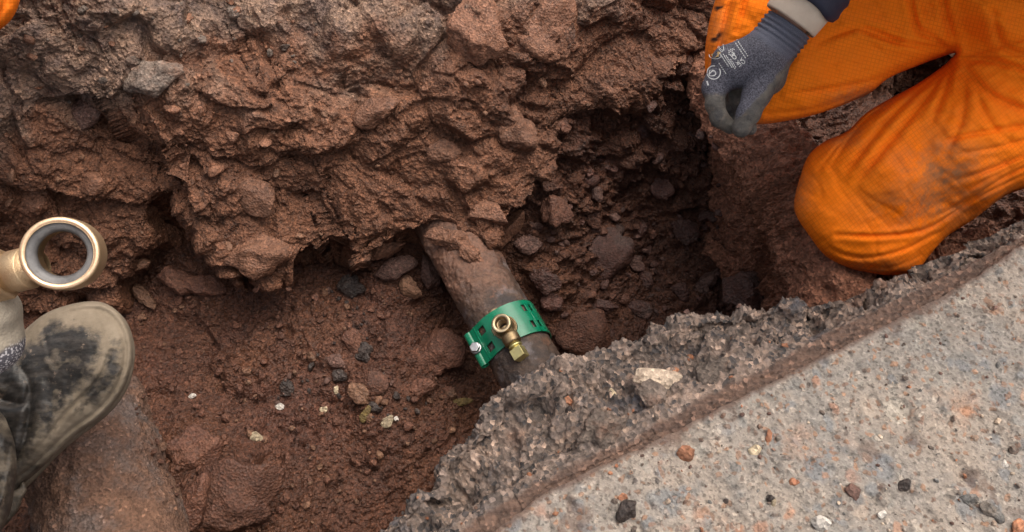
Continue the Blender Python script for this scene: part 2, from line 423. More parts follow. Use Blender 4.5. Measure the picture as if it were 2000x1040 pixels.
def asphalt_mat():
    m = Mt("asphalt", spec=.5)
    cell = m.N('TexVoronoi', Vector=m.co, Scale=210.0)
    cs = m.N('SeparateColor', Color=cell.outputs['Color']).outputs
    n1 = m.noise(16, 7, .7, dist=.8)
    col = m.mix(m.ramp(n1, (.36, 0), (.62, 1)), (.085, .068, .062), (.27, .195, .155))
    col = m.mix(m.ramp(m.noise(11, 4, .6, co=m.scale((1, 1, 1.7))), (.56, 0), (.68, 1)), col, (.085, .08, .09))
    col = m.mix(m.math('MULTIPLY', m.ramp(cs[0], (.8, 0), (.86, 1)), .7), col, (.36, .25, .19))
    col = m.mix(m.math('MULTIPLY', m.ramp(cs[1], (.86, 0), (.9, 1)), .8), col, (.03, .03, .034))
    col = m.mix(m.ramp(m.noise(7, 5, .6, co=m.scale((1.3, 1, 1))), (.6, 0), (.68, .6)), col, (.24, .12, .075))
    col = m.mix(1.0, col, m.ramp(m.noise(120, 6, .8), (.3, .55), (.7, 1.4)), 'MULTIPLY')
    col = m.mix(1.0, col, m.ramp(cs[2], (0, .45), (.5, .9), (.9, 1.2), (1, 1.8)), 'MULTIPLY')
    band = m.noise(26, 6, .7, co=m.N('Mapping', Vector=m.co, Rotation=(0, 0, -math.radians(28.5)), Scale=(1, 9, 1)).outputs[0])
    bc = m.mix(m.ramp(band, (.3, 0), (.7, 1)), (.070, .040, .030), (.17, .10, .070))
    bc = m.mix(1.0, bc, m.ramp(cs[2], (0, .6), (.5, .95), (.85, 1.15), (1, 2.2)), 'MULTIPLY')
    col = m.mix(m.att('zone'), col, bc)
    b = m.bump(cell.outputs['Distance'], .003, .9); b = m.bump(m.noise(260, 7, .8), .003, .9, b)
    return m.done(col, b, m.ramp(m.noise(40, 5, .7), (.35, .38), (.6, .75)))
def asphalt_edge():
    s = np.unique(np.concatenate([SCOL[(SCOL > -2) & (SCOL < 2)], ds]))
    L = np.interp(s, ds, dw); z = np.interp(s, ds, dz); B = np.interp(s, bs, bw); E = np.interp(s, es, ew)
    for a in (B, E): a[s > bs[-1]] += 0
    rows = [unsw(s, E - .02, 0 * s - .05), unsw(s, E - .004, 0 * s - .009), unsw(s, (E + B) / 2, 0 * s - .009), unsw(s, B, 0 * s - .008), unsw(s, B * .75 + L * .25, -.012 + 0 * z),
            unsw(s, B * .45 + L * .55, -.022 + .2 * z), unsw(s, B * .15 + L * .85, z * .62), unsw(s, L, z - .006), unsw(s, L - .004, z - .05), unsw(s, L - .02, z - .12), unsw(s, L - .05, z - .3), unsw(s, L - .05, 0 * s - .75)]
    g, tr, tc = resample(np.array(rows), .0014)
    n = normals(g); n *= np.sign(n[..., 2].mean())
    n = normals(g); m_ = (n[..., 2][np.broadcast_to((tr > 1) & (tr < 6), n.shape[:2])]).mean(); n *= np.sign(m_)
    S_, W_ = sw(g); u = S_; v = W_ - g[..., 2] * .9
    inn = sst(3.0, 4.6, tr)
    b1, i1, _ = facet(u, v, .08, 311, tilt=1.1, warp=.3, edge=.3); b2, i2, e2 = facet(u, v, .032, 323, warp=.3, tilt=1.1, edge=.3); b3, i3, _ = facet(u, v, .012, 331); b4, _, _ = facet(u, v, .006, 337)
    pb, _ = pebbles(u, v, .005, 341, .8); pb2, _ = pebbles(u, v, .011, 343, .5)
    lipf = 1 - .45 * sst(5.6, 6.8, tr)
    h = inn * lipf * (.028 * b1 + .016 * b2 + .0045 * b3 + .0014 * b4 + .0022 * pb + .0032 * pb2 + .006 * fbm(u, v, .05, 5, 351)) + .0022 * fbm(u, v * 3, .02, 4, 353) + .0016 * pb + .0016 * pb2 + .0012 * b4
    h = np.minimum(h - .006 * inn, .016)
    g = g + n * h[..., None]
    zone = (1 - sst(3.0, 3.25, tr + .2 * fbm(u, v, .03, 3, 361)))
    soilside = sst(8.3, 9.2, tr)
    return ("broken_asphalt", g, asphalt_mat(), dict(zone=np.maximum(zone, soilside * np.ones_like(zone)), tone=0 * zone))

def concrete_mat():
    m = Mt("worn_concrete", spec=.4)
    n1 = m.noise(7, 8, .68, dist=.5)
    col = m.mix(m.ramp(n1, (.35, 0), (.65, 1)), (.335, .275, .225), (.235, .215, .195))
    warp = m.N('VectorMath', _operation='ADD', Vector=m.co).outputs[0]
    nz = m.N('TexNoise', Vector=m.co, Scale=45.0, Detail=4.0).outputs['Color']
    add = m.n.new("ShaderNodeVectorMath"); add.operation = 'MULTIPLY_ADD'
    m.t.links.new(nz, add.inputs[0]); add.inputs[1].default_value = (.02, .02, .02); m.t.links.new(m.co, add.inputs[2])
    co = add.outputs[0]
    def stones(sc, lo, hi, seedoff, cols, amt):
        nonlocal col
        mp = m.N('Mapping', Vector=co, Location=(seedoff, seedoff * 1.7, 0)).outputs[0]
        v = m.N('TexVoronoi', Vector=mp, Scale=sc, Randomness=1.0)
        sc_ = m.N('SeparateColor', Color=v.outputs['Color']).outputs
        inside = m.ramp(v.outputs['Distance'], (lo, 1), (hi, 0))
        pick = m.ramp(sc_[0], (amt, 1), (amt + .02, 0))
        c = m.ramp(sc_[1], *cols)
        col = m.mix(m.math('MULTIPLY', m.math('MULTIPLY', inside, pick), .8), col, c)
        return m.math('MULTIPLY', inside, pick)
    pal = ((0, (.165, .165, .17)), (.3, (.22, .22, .22)), (.5, (.30, .27, .23)), (.68, (.12, .12, .125)), (.82, (.42, .37, .31)), (.92, (.38, .18, .10)), (1, (.30, .2, .16)))
    s1 = stones(28, .30, .48, 0, pal, .42)
    s2 = stones(62, .3, .5, 3.3, pal, .40)
    s3 = stones(150, .35, .5, 7.1, ((0, (.5, .43, .36)), (.3, (.2, .12, .09)), (.6, (.36, .2, .12)), (1, (.1, .085, .08))), .38)
    col = m.mix(m.ramp(m.noise(10, 5, .6, co=m.N('Mapping', Vector=m.co, Location=(3, 1, 0)).outputs[0]), (.62, 0), (.74, .55)), col, (.44, .22, .12))
    col = m.mix(m.ramp(m.noise(9, 5, .6, co=m.N('Mapping', Vector=m.co, Location=(8, 5, 0)).outputs[0]), (.60, 0), (.72, .5)), col, (.20, .195, .19))
    pits = m.ramp(m.voro(130), (.02, 0), (.2, 1))
    col = m.mix(1.0, col, m.ramp(m.noise(110, 8, .8), (.3, .68), (.7, 1.22)), 'MULTIPLY')
    cell = m.N('TexVoronoi', Vector=m.co, Scale=420.0)
    col = m.mix(1.0, col, m.ramp(m.N('SeparateColor', Color=cell.outputs['Color']).outputs[0], (0, .55), (.25, .95), (.9, 1.05), (1, 1.35)), 'MULTIPLY')
    col = m.mix(m.att('tone'), col, (.105, .06, .045))
    b = m.bump(m.math('ADD', m.math('MULTIPLY', s2, .5), m.math('MULTIPLY', s3, .4)), .0025, .8)
    b = m.bump(m.noise(150, 9, .8), .0035, .9, b)
    b = m.bump(cell.outputs['Distance'], .0008, .7, b)
    return m.done(col, b, m.ramp(m.noise(30, 5, .7), (.35, .5), (.65, .8)))
CONC = concrete_mat()
def slab():
    s = SCOL
    E = np.interp(s, es, ew)
    rows = [unsw(s, E + .001, 0 * s - .05), unsw(s, E, 0 * s - .008), unsw(s, E - .006, 0 * s)] + [unsw(s, E - d, 0 * s) for d in (.05, .15, .3, .45, .62, 1.5, 5)]
    g, tr, tc = resample(np.array(rows), .0014)
    u, v = arcs(g)
    b2, i2, e2 = facet(u, v, .035, 423, warp=.5, tilt=.8, edge=.2); b3, i3, e3 = facet(u, v, .013, 431, warp=.4, edge=.3)
    pb, _ = pebbles(u, v, .006, 441, .45); pb2, _ = pebbles(u, v, .017, 443, .25)
    pt, _ = pebbles(u, v, .012, 447, .3)
    rough = sst(-.2, .5, fbm(u, v, .06, 3, 477))
    h = .0032 * b2 * rough + .0022 * b3 + .0016 * pb + .0034 * pb2 - .0022 * pt + .0012 * fbm(u, v, .03, 5, 451) - .004 * sst(.3, .8, fbm(u, v, .05, 4, 471))
    g[..., 2] += h * sst(1, 2.2, tr)
    g += unsw(0 * tr, 1 + 0 * tr, 0 * tr) * (.002 * fbm(u, v * 0, .03, 5, 481) * (1 - sst(2, 2.6, tr)))[..., None]
    tone = np.clip((1 - sst(1.7, 2.06, tr)) * 1.2 + .7 * sst(.35, .6, fbm(u, v, .035, 4, 491)) * sst(.1, .5, fbm(u, v, .12, 2, 493)) + (1 - sst(2.0, 2.3, tr)) * .35 * sst(.0, .4, fbm(u, v, .04, 4, 497)), 0, 1) * .8
    return ("concrete_pavement", g, CONC, dict(tone=tone))

from concurrent.futures import ThreadPoolExecutor
with ThreadPoolExecutor(5) as ex:
    sheets = [f.result() for f in [ex.submit(fn) for fn in (bank, floor, slab, asphalt_edge, ledge)]]
for nm, g, mt, at in sheets:
    if nm != "soil_ledge" or True: zput(g)
    tag(link(nm, g.reshape(-1, 3), gridf(*g.shape[:2]), mt, attrs=at), kind="structure")
# ------------------------------------------------------------------ shape tools
def inpoly(x, y, p):
    ins = np.zeros(x.shape, bool)
    for (x0, y0), (x1, y1) in zip(p, np.roll(p, -1, 0)):
        c = ((y0 > y) != (y1 > y)) & (x < (x1 - x0) * (y - y0) / (y1 - y0 + 1e-12) + x0)
        ins ^= c
    return ins
def dseg(x, y, p, closed=True):
    d = np.full(x.shape, 1e9); q = np.roll(p, -1, 0) if closed else p[1:]
    for (x0, y0), (x1, y1) in zip(p, q):
        l = (x1 - x0) ** 2 + (y1 - y0) ** 2 + 1e-9
        t = np.clip(((x - x0) * (x1 - x0) + (y - y0) * (y1 - y0)) / l, 0, 1)
        d = np.minimum(d, np.hypot(x - x0 - t * (x1 - x0), y - y0 - t * (y1 - y0)))
    return d
def smooth_poly(p, step):
    p = np.array(p, float); n = len(p); out = []
    for i in range(n):
        a, b, c, d = p[i - 1], p[i], p[(i + 1) % n], p[(i + 2) % n]
        m = max(1, int(np.hypot(*(c - b)) / step))
        for k in range(m):
            t = k / m
            out.append(.5 * (2 * b + (c - a) * t + (2 * a - 5 * b + 4 * c - d) * t * t + (3 * b - a - 3 * c + d) * t ** 3))
    return np.array(out)
def poisson(m, it=3000):
    u = np.zeros(m.shape)
    for k in range(it):
        u[1:-1, 1:-1] = np.where(m[1:-1, 1:-1], .25 * (u[:-2, 1:-1] + u[2:, 1:-1] + u[1:-1, :-2] + u[1:-1, 2:] + 1), 0)
    return u
def line_rbf(pts):                           # (px, py, depth) -> smooth depth field
    P = np.array(pts, float)
    def f(x, y):
        w_ = 0; a = 0
        for px, py, d in P:
            k = 1 / ((x - px) ** 2 + (y - py) ** 2 + 2500) ** 1.5
            w_ = w_ + k; a = a + k * d
        return a / w_
    return f
def inflate(outline, depth, step, k=1.0, hmax=.2, back=1.0, detail=None, it=3000):
    """closed puffy solid: outline seen from the photo's side, real thickness front and back"""
    b = smooth_poly(outline, step)
    df = line_rbf(depth)
    x0, y0 = b.min(0) - step * 2; x1, y1 = b.max(0) + step * 2
    xs, ys = np.arange(x0, x1, step), np.arange(y0, y1, step)
    X, Y = np.meshgrid(xs, ys)
    m = inpoly(X, Y, b)
    D = np.where(m, dseg(X, Y, b), 0)
    u = poisson(m, it) * step * step
    ok = m & (D > step * .55)
    vx, vy, vu, vd = X[ok], Y[ok], u[ok], D[ok]
    vu = np.where(vd < step * 1.2, np.maximum(vu, .3 * vd * step), vu)
    nb = len(b)
    pts = [Vector(p) for p in b] + [Vector((float(a), float(c))) for a, c in zip(vx, vy)]
    r = delaunay_2d_cdt(pts, [(i, (i + 1) % nb) for i in range(nb)], [], 1, 1e-5)
    px = np.array([v[0] for v in r[0]]); py = np.array([v[1] for v in r[0]])
    src = np.array([o[0] if o else -1 for o in r[3]])
    hh = np.concatenate([np.zeros(nb), np.sqrt(2 * vu)]); h = np.where(src >= 0, hh[src], 0)
    dist = np.concatenate([np.zeros(nb), vd])[src]
    dp = df(px, py)
    h = h * k * dp / F
    h = hmax * np.tanh(h / hmax)
    hf = h.copy()
    if detail is not None: hf = hf + detail(px, py, dist) * np.clip(dist / (2 * step), 0, 1)
    n = len(px)
    R = ray(px, py)
    fr = CAM + R * (dp - hf)[:, None]; bk = CAM + R * (dp + h * back)[:, None]
    inner = dist > step * .3
    idx = np.where(inner, np.cumsum(inner) - 1 + n, np.arange(n))
    V = np.concatenate([fr, bk[inner]])
    faces = []
    for f in r[2]:
        faces.append(tuple(f)); faces.append(tuple(int(idx[i]) for i in reversed(f)))
    att = dict(px=np.concatenate([px, px[inner]]), py=np.concatenate([py, py[inner]]), dist=np.concatenate([dist, dist[inner]]))
    # orient front faces to the camera
    a, b_, c = [np.array(V[i]) for i in faces[0][:3]]
    if np.dot(np.cross(b_ - a, c - a), CAM - a) < 0: faces = [tuple(reversed(f)) for f in faces]
    return V, faces, att
def folds(lines):
    def f(x, y, d):
        r = 0
        for L, wd, am in lines:
            q = smooth_poly(L, 12)[:-1] if len(L) > 2 else np.array(L, float)
            if len(L) > 2:                   # smooth_poly closes the loop: keep only the open part
                P = np.array(L, float); t = np.linspace(0, len(P) - 1, 6 * len(P)); q = cr(P, t)
            e = dseg(x, y, q, False)
            s_ = 0.0
            ends = np.minimum(np.hypot(x - q[0][0], y - q[0][1]), np.hypot(x - q[-1][0], y - q[-1][1]))
            tp = .35 + .65 * np.clip(ends / 40, 0, 1)
            # signed side: ridge on the upper side
            r = r - am * tp * (1.15 * np.exp(-abs(e / (wd * .55)) ** 1.3) - .55 * np.exp(-((e - 1.7 * wd) / (wd * 1.1)) ** 2))
        return r
    return f
def surface_net(fn, lo, hi, h):
    lo = np.array(lo, float); n = np.ceil((np.array(hi) - lo) / h).astype(int) + 1
    ax = [lo[i] + h * np.arange(n[i]) for i in range(3)]
    G = np.stack(np.meshgrid(*ax, indexing='ij'), -1).astype(np.float32)
    d = fn(G)
    s_ = d < 0
    acc = np.zeros(tuple(n - 1) + (3,), np.float32); cnt = np.zeros(tuple(n - 1), np.float32)
    def sl(o): return tuple(slice(o[i], n[i] - 1 + o[i]) for i in range(3))
    corners = [(i, j, k) for i in (0, 1) for j in (0, 1) for k in (0, 1)]
    for a in corners:
        for ax_ in range(3):
            if a[ax_]: continue
            b = list(a); b[ax_] = 1; b = tuple(b)
            da, db = d[sl(a)], d[sl(b)]
            m = (da < 0) != (db < 0)
            t = np.where(m, da / np.where(m, da - db, 1), 0)
            for c in range(3):
                acc[..., c] += np.where(m, a[c] + (t if c == ax_ else 0), 0)
            cnt += m
    act = cnt > 0
    idx = -np.ones(act.shape, int); idx[act] = np.arange(act.sum())
    cell = np.argwhere(act)
    V = lo + h * (cell + acc[act] / cnt[act][:, None])
    Fs = []
    for ax_ in range(3):
        o1, o2 = [i for i in range(3) if i != ax_]
        A = [slice(1, n[i] - 1) for i in range(3)]; A[ax_] = slice(0, n[ax_] - 1)
        B = list(A); B[ax_] = slice(1, n[ax_])
        sa, sb = s_[tuple(A)], s_[tuple(B)]
        e = np.argwhere(sa != sb)
        flip = sa[tuple(e.T)]
        base = e.copy(); base[:, o1] += 1; base[:, o2] += 1
        def I(d1, d2):
            q = base.copy(); q[:, o1] -= d1; q[:, o2] -= d2
            return idx[q[:, 0], q[:, 1], q[:, 2]]
        q = np.stack([I(1, 1), I(0, 1), I(0, 0), I(1, 0)], 1)
        if ax_ == 1: flip = ~flip
        q[~flip] = q[~flip][:, ::-1]
        Fs.append(q)
    return V, np.concatenate(Fs)
def caps_sdf(caps, k=.008):                  # smooth union of tapered capsules
    def f(G):
        r = None
        for A, B, ra, rb in caps:
            A = np.array(A, np.float32); B = np.array(B, np.float32); ab = B - A
            t = np.clip(((G - A) @ ab) / (ab @ ab + 1e-12), 0, 1)
            d = np.linalg.norm(G - A - t[..., None] * ab, axis=-1) - (ra + (rb - ra) * t)
            if r is None: r = d
            else:
                h_ = np.clip(.5 + .5 * (r - d) / k, 0, 1)
                r = r * (1 - h_) + d * h_ - k * h_ * (1 - h_)
        return r
    return f
def caps_mesh(caps, k, h, extra=None):
    P = np.array([p for c in caps for p in c[:2]]); R = max(max(c[2], c[3]) for c in caps) + .01
    fn = caps_sdf(caps, k)
    f2 = (lambda G: fn(G) + extra(G)) if extra else fn
    return surface_net(f2, P.min(0) - R, P.max(0) + R, h)
def frame(d, ref=(0, 0, 1)):
    d = np.array(d, float); d /= np.linalg.norm(d); r = np.array(ref, float)
    a = np.cross(r, d); a /= np.linalg.norm(a); b = np.cross(d, a)
    return a, b, d
def lathe(prof, O, d, n=48, closed=False, ref=(0, 0, 1), jit=0):
    """revolve [(radius, along)] about the axis d through O"""
    a, b, d = frame(d, ref); O = np.array(O, float)
    if closed: prof = list(prof) + [prof[0]]
    V = []
    for r, h in prof:
        for i in range(n):
            t = 2 * math.pi * i / n
            V.append(O + d * h + (a * math.cos(t) + b * math.sin(t)) * r)
    Fc = []
    for j in range(len(prof) - 1):
        for i in range(n):
            k = (i + 1) % n
            Fc.append((j * n + i, j * n + k, (j + 1) * n + k, (j + 1) * n + i))
    return V, Fc
def prism(sides, prof, O, d, ref=(0, 0, 1), rot=0):   # faceted lathe (hexagon, square)
    a, b, d = frame(d, ref); O = np.array(O, float); V = []; Fc = []
    for r, h in prof:
        for i in range(sides):
            t = rot + 2 * math.pi * i / sides
            V.append(O + d * h + (a * math.cos(t) + b * math.sin(t)) * r)
    for j in range(len(prof) - 1):
        for i in range(sides):
            k = (i + 1) % sides
            Fc.append((j * sides + i, j * sides + k, (j + 1) * sides + k, (j + 1) * sides + i))
    return V, Fc
def bevel(o, w_=.0006, seg=2, ang=35):
    m = o.modifiers.new("bevel", 'BEVEL'); m.width = w_; m.segments = seg; m.limit_method = 'ANGLE'; m.angle_limit = math.radians(ang)
    return o

# ------------------------------------------------------------------ pipe
AX0 = W(946, 567, -.40); AX1 = W(1036, 724, -.40)
PA = (AX1 - AX0) / np.linalg.norm(AX1 - AX0)
PB0 = np.cross(np.array([0, 0, 1.]), PA); PB0 /= np.linalg.norm(PB0)
if PB0[0] < 0: PB0 = -PB0
PR = .0525
def pipe():
    m = Mt("rusty_iron", spec=.5)
    n1 = m.noise(18, 7, .7, co=m.N('Mapping', Vector=m.co, Rotation=(0, 0, math.radians(60)), Scale=(.5, 1.6, 1)).outputs[0], dist=.5)
    col = m.mix(m.ramp(n1, (.35, 0), (.6, 1)), (.115, .068, .044), (.030, .023, .022))
    col = m.mix(m.ramp(m.noise(26, 6, .7), (.54, 0), (.64, .8)), col, (.135, .115, .118))
    col = m.mix(m.ramp(m.noise(14, 5, .7), (.60, 0), (.70, .9)), col, (.21, .085, .04))
    col = m.mix(m.math('MULTIPLY', m.att('zone'), m.ramp(m.noise(30, 6, .7), (.3, .45), (.55, 1))), col, (.155, .076, .048))
    col = m.mix(1.0, col, m.ramp(m.noise(110, 8, .85), (.35, .4), (.65, 1.6)), 'MULTIPLY')
    b = m.bump(m.noise(90, 8, .75), .004, 1.0)
    mt = m.done(col, b, m.ramp(n1, (.35, .65), (.6, .4)))
    O = AX0
    L = np.arange(-.26, .62, .0018); T = np.linspace(-math.pi / 2, 1.5 * math.pi, 260)
    l, t = np.meshgrid(L, T, indexing='ij')
    s_ = l
    top = np.sin(t)
    cake = sst(.05, -.05, s_ + .03 * fbm(l, t * PR, .05, 4, 5) + .02 * np.cos(t + .6)) * sst(-.2, .5, top)
    r = PR + .0012 * fbm(l, t * PR, .02, 5, 9) + .0008 * pebbles(l, t * PR, .006, 4, .4)[0]
    r = r + cake * (.005 + .003 * fbm(l, t * PR, .04, 4, 12) + .0018 * pebbles(l, t * PR, .008, 7, .7)[0])
    g = O + l[..., None] * PA + (np.cos(t) * r)[..., None] * PB0 + (np.sin(t) * r)[..., None] * np.array([0, 0, 1.])
    zput(g)
    o = link("buried_pipe", g.reshape(-1, 3), gridf(*g.shape[:2]), mt, attrs=dict(zone=np.clip(cake * 1.2, 0, 1)))
    tag(o, "old rust brown iron water pipe crossing the bottom of the trench under the green clamp", "pipe")
pipe()

# ------------------------------------------------------------------ green repair clamp with brass outlet
def metal(name, c1, c2, rough=.35, bump=.0004, bs=400, metal_=1.0, dirt=None):
    m = Mt(name, rough, .5, metal_)
    col = m.mix(m.ramp(m.noise(60, 5, .6), (.35, 0), (.65, 1)), c1, c2)
    r = m.ramp(m.noise(90, 5, .6), (.35, rough), (.7, rough + .2))
    if dirt:
        k = m.ramp(m.noise(45, 7, .7), (.52, 0), (.66, 1))
        col = m.mix(k, col, dirt)
        m.set(m.b, 'Metallic', m.math('MULTIPLY', m.math('SUBTRACT', 1.0, k), metal_))
    return m.done(col, m.bump(m.noise(bs, 4, .6), bump, .6), r)
BRASS = metal("brass", (.56, .45, .29), (.40, .31, .19), .38, .0005, 700, 1.0)
BRASSD = metal("tarnished_brass", (.34, .25, .14), (.20, .145, .09), .42, .0006, 500, 1.0)
BRASSY = metal("bright_brass", (.80, .72, .34), (.68, .60, .27), .36)
STEEL = metal("galvanised_steel", (.62, .62, .62), (.4, .4, .41), .3)
DARK = simple("dark_bore", (.012, .010, .008), (.02, .016, .013), rough=.8)
def clamp():
    gm = Mt("green_coating", .30, .5)
    n = gm.noise(70, 6, .65)
    col = gm.mix(gm.ramp(n, (.35, 0), (.7, 1)), (.003, .165, .083), (.003, .125, .062))
    col = gm.mix(gm.ramp(gm.noise(38, 8, .75), (.63, 0), (.72, .7)), col, (.09, .06, .04))
    gm = gm.done(col, gm.bump(gm.noise(500, 4, .6), .0002, .5), gm.ramp(gm.noise(50, 5), (.4, .18), (.7, .30)))
    P = W(990, 652, -.40 + .02)
    O = AX0 + PA * ((P - AX0) @ PA)
    th = math.radians(17); Z = np.array([0, 0, 1.])
    b = PB0 * math.cos(th) + Z * math.sin(th); c = Z * math.cos(th) - PB0 * math.sin(th); a = PA
    root = empty("pipe_clamp", O - Z * PR, "bright green steel band clamp bolted around the rusty pipe", "pipe clamp")
    def pt(x, y, z): return O + a * x + b * y + c * z
    R = PR + .0035; hw = .0305
    # strap: profile from the far side up over the crown to the flat run and the rolled ear
    prof = [(math.sin(t) * R, math.cos(t) * R) for t in np.radians(np.arange(150, -38, -4))]
    t0 = math.radians(-38); q = np.array([math.sin(t0) * R, math.cos(t0) * R]); tg = np.array([-math.cos(t0), math.sin(t0)])
    tg = np.array([-math.cos(t0 * .8), math.sin(t0 * .8)])
    for k in range(1, 9): prof.append(tuple(q + tg * .0024 * k))
    iflat = len(prof) - 1
    e = np.array(prof[-1]); nr = np.array([tg[1], -tg[0]]); nr = nr if nr[1] < 0 else -nr
    rr = .0062; ctr = e + (nr * .35 + tg * .94) * rr
    a0 = math.atan2(e[1] - ctr[1], e[0] - ctr[0])
    roll = [tuple(ctr + rr * np.array([math.cos(a0 + k * .3), math.sin(a0 + k * .3)])) for k in range(1, 18)]
    if math.hypot(*(np.array(roll[0]) - (e + nr * .002))) > math.hypot(*(np.array(roll[0]) - (e - nr * .002))) + 9: pass
    prof += roll
    prof = np.array(prof); ang = np.degrees(np.arctan2(prof[:, 0], prof[:, 1]))
    xs = np.array([-1, -.97, -.80, -.62, -.52, -.44, -.3, -.15, 0, .15, .3, .44, .52, .62, .80, .97, 1.]) * hw
    def hole(j, x):                          # j between profile j and j+1, x in band
        s_ = x / hw
        m = (ang[j] + ang[j + 1]) / 2
        if j < iflat - 6:
            for ca in (50, 66):
                if abs(m - ca) < 4.2 and (abs(abs(s_) - .50) < .2): return True
        k = j - (iflat - 6)
        if iflat - 10 <= j <= iflat - 8 and abs(abs(s_) - .5) < .2: return True
        if j >= iflat - 3 and abs(s_) < .28: return True
        cy = (prof[j, 0] + prof[j + 1, 0]) / 2
        if abs(m) < 30 and (cy + .0) ** 2 + x ** 2 < .0165 ** 2: return True
        return False
    # refine near the crown for a round opening
    V = []; Fc = []
    xs = np.interp(np.linspace(0, 16, 65), np.arange(17), xs)
    pj = [prof[0]]
    for k in range(len(prof) - 1):
        n_ = 3 if (k < iflat and abs(ang[k]) < 36) else 1
        for i in range(1, n_ + 1): pj.append(prof[k] + (prof[k + 1] - prof[k]) * i / n_)
    src = []
    for k in range(len(prof) - 1):
        n_ = 3 if (k < iflat and abs(ang[k]) < 36) else 1
        src += [k] * n_
    pj = np.array(pj)
    for y, z in pj:
        for x in xs: V.append(pt(x, y, z))
    nx = len(xs)
    for j in range(len(pj) - 1):
        for i in range(nx - 1):
            x = (xs[i] + xs[i + 1]) / 2
            if abs(ang[src[j]]) < 36 and src[j] < iflat:
                cy = (pj[j, 0] + pj[j + 1, 0]) / 2
                if cy ** 2 + x ** 2 < .0165 ** 2: continue
                if hole(src[j], x) : continue
            elif hole(src[j], x): continue
            Fc.append((j * nx + i, j * nx + i + 1, (j + 1) * nx + i + 1, (j + 1) * nx + i))
    st = link("band", V, Fc, gm); child(st, root)
    so = st.modifiers.new("solid", 'SOLIDIFY'); so.thickness = .0022; so.offset = 0
    bevel(st, .0004)
    # raised weld lines across the band
    for k, j0 in ((iflat - 5, 0), (int(np.argmin(abs(ang[:iflat] - 58))), 0)):
        y, z = prof[k]; nrm = np.array([y, z]) / math.hypot(y, z)
        y, z = np.array([y, z]) + nrm * .0011
        V, Fc = lathe([(0, -hw), (.0009, -hw), (.0009, hw), (0, hw)], pt(0, y, z), a, 10)
        child(link("seam", V, Fc, gm), root)
    # bolt, washer and nut in the ear slot
    ey, ez = ctr
    bo = pt(0, ey + .0015, ez + .004)
    V, Fc = lathe([(0, -.05), (.0042, -.05), (.0042, .006), (0, .006)], bo, c, 20)
    bolt = child(link("bolt", V, Fc, STEEL), root)
    V, Fc = prism(6, [(0, .006), (.0078, .006), (.0084, .0068), (.0084, .0118), (.0076, .0126), (0, .0126)], bo, c)
    hd = link("bolt_head", V, Fc, STEEL, smooth=False); bevel(hd, .0006); hd.parent = bolt
    V, Fc = lathe([(.0042, .004), (.0095, .004), (.0095, .006), (.0042, .006)], bo, c, 28, True)
    child(link("washer", V, Fc, STEEL), root)
    # brass saddle under the band, flange ring on it
    V = []; Fc = []; nr_, nt = 14, 64
    for i in range(nr_ + 1):
        for k in range(nt):
            t = 2 * math.pi * k / nt; r = .0345 * i / nr_
            x = math.cos(t) * r; ph = math.sin(t) * r * .66 / (PR + .0012)
            V.append(pt(x, math.sin(ph) * (PR + .0012), math.cos(ph) * (PR + .0012)))
    for i in range(nr_):
        for k in range(nt): Fc.append((i * nt + k, i * nt + (k + 1) % nt, (i + 1) * nt + (k + 1) % nt, (i + 1) * nt + k))
    sd = link("saddle_plate", V, Fc, BRASS); child(sd, root)
    so = sd.modifiers.new("solid", 'SOLIDIFY'); so.thickness = .0018; so.offset = 0
    top = PR
    bs_ = pt(.005, .004, top)
    V, Fc = lathe([(.0125, -.001), (.0188, -.001), (.0190, .0052), (.0180, .0062), (.0170, .0058), (.0165, .0045), (.0155, .0055), (.0138, .011), (.0125, .016), (.0120, .019), (.0138, .0205), (.0148, .0215), (.0150, .0275), (.0142, .0285), (.0098, .0285), (.0092, .0275), (.0088, .022), (.0078, .0215), (.0068, .0215), (.0066, .004), (0, .004)], bs_, c, 56)
    body = link("outlet_body", V, Fc, BRASSD); child(body, root)
    V, Fc = lathe([(.0096, .0275), (.0099, .0291), (.0143, .0291), (.0150, .0284), (.0151, .0270)], bs_, c, 56)
    rim = link("outlet_rim", V, Fc, BRASS); rim.parent = body
    V, Fc = lathe([(0, .0055), (.0067, .0055)], bs_, c, 32)
    br = link("bore", V, Fc, DARK); br.parent = body
    oo = bs_ + c * .012
    V, Fc = lathe([(.0105, .004), (.0105, .014), (.0125, .016), (.0138, .019), (.0138, .030), (.0128, .0325), (.0110, .0335), (.0, .0335)], oo, a, 40)
    child(link("side_outlet", V, Fc, BRASSD), root)
    V, Fc = lathe([(.0092, .032), (.0092, .036), (.0108, .0362), (.0112, .0385), (.0092, .0395), (.0072, .041), (.0072, .046), (0, .046)], oo, a, 36)
    cap = link("plug", V, Fc, BRASSY); child(cap, root)
    V, Fc = prism(4, [(0, .042), (.0128, .042), (.0132, .0425), (.0132, .0585), (.0126, .059), (0, .059)], oo, a, ref=tuple(c), rot=math.pi / 4 + .25)
    sq = link("square_head", V, Fc, BRASSY, smooth=False); bevel(sq, .0009); sq.parent = cap
clamp()

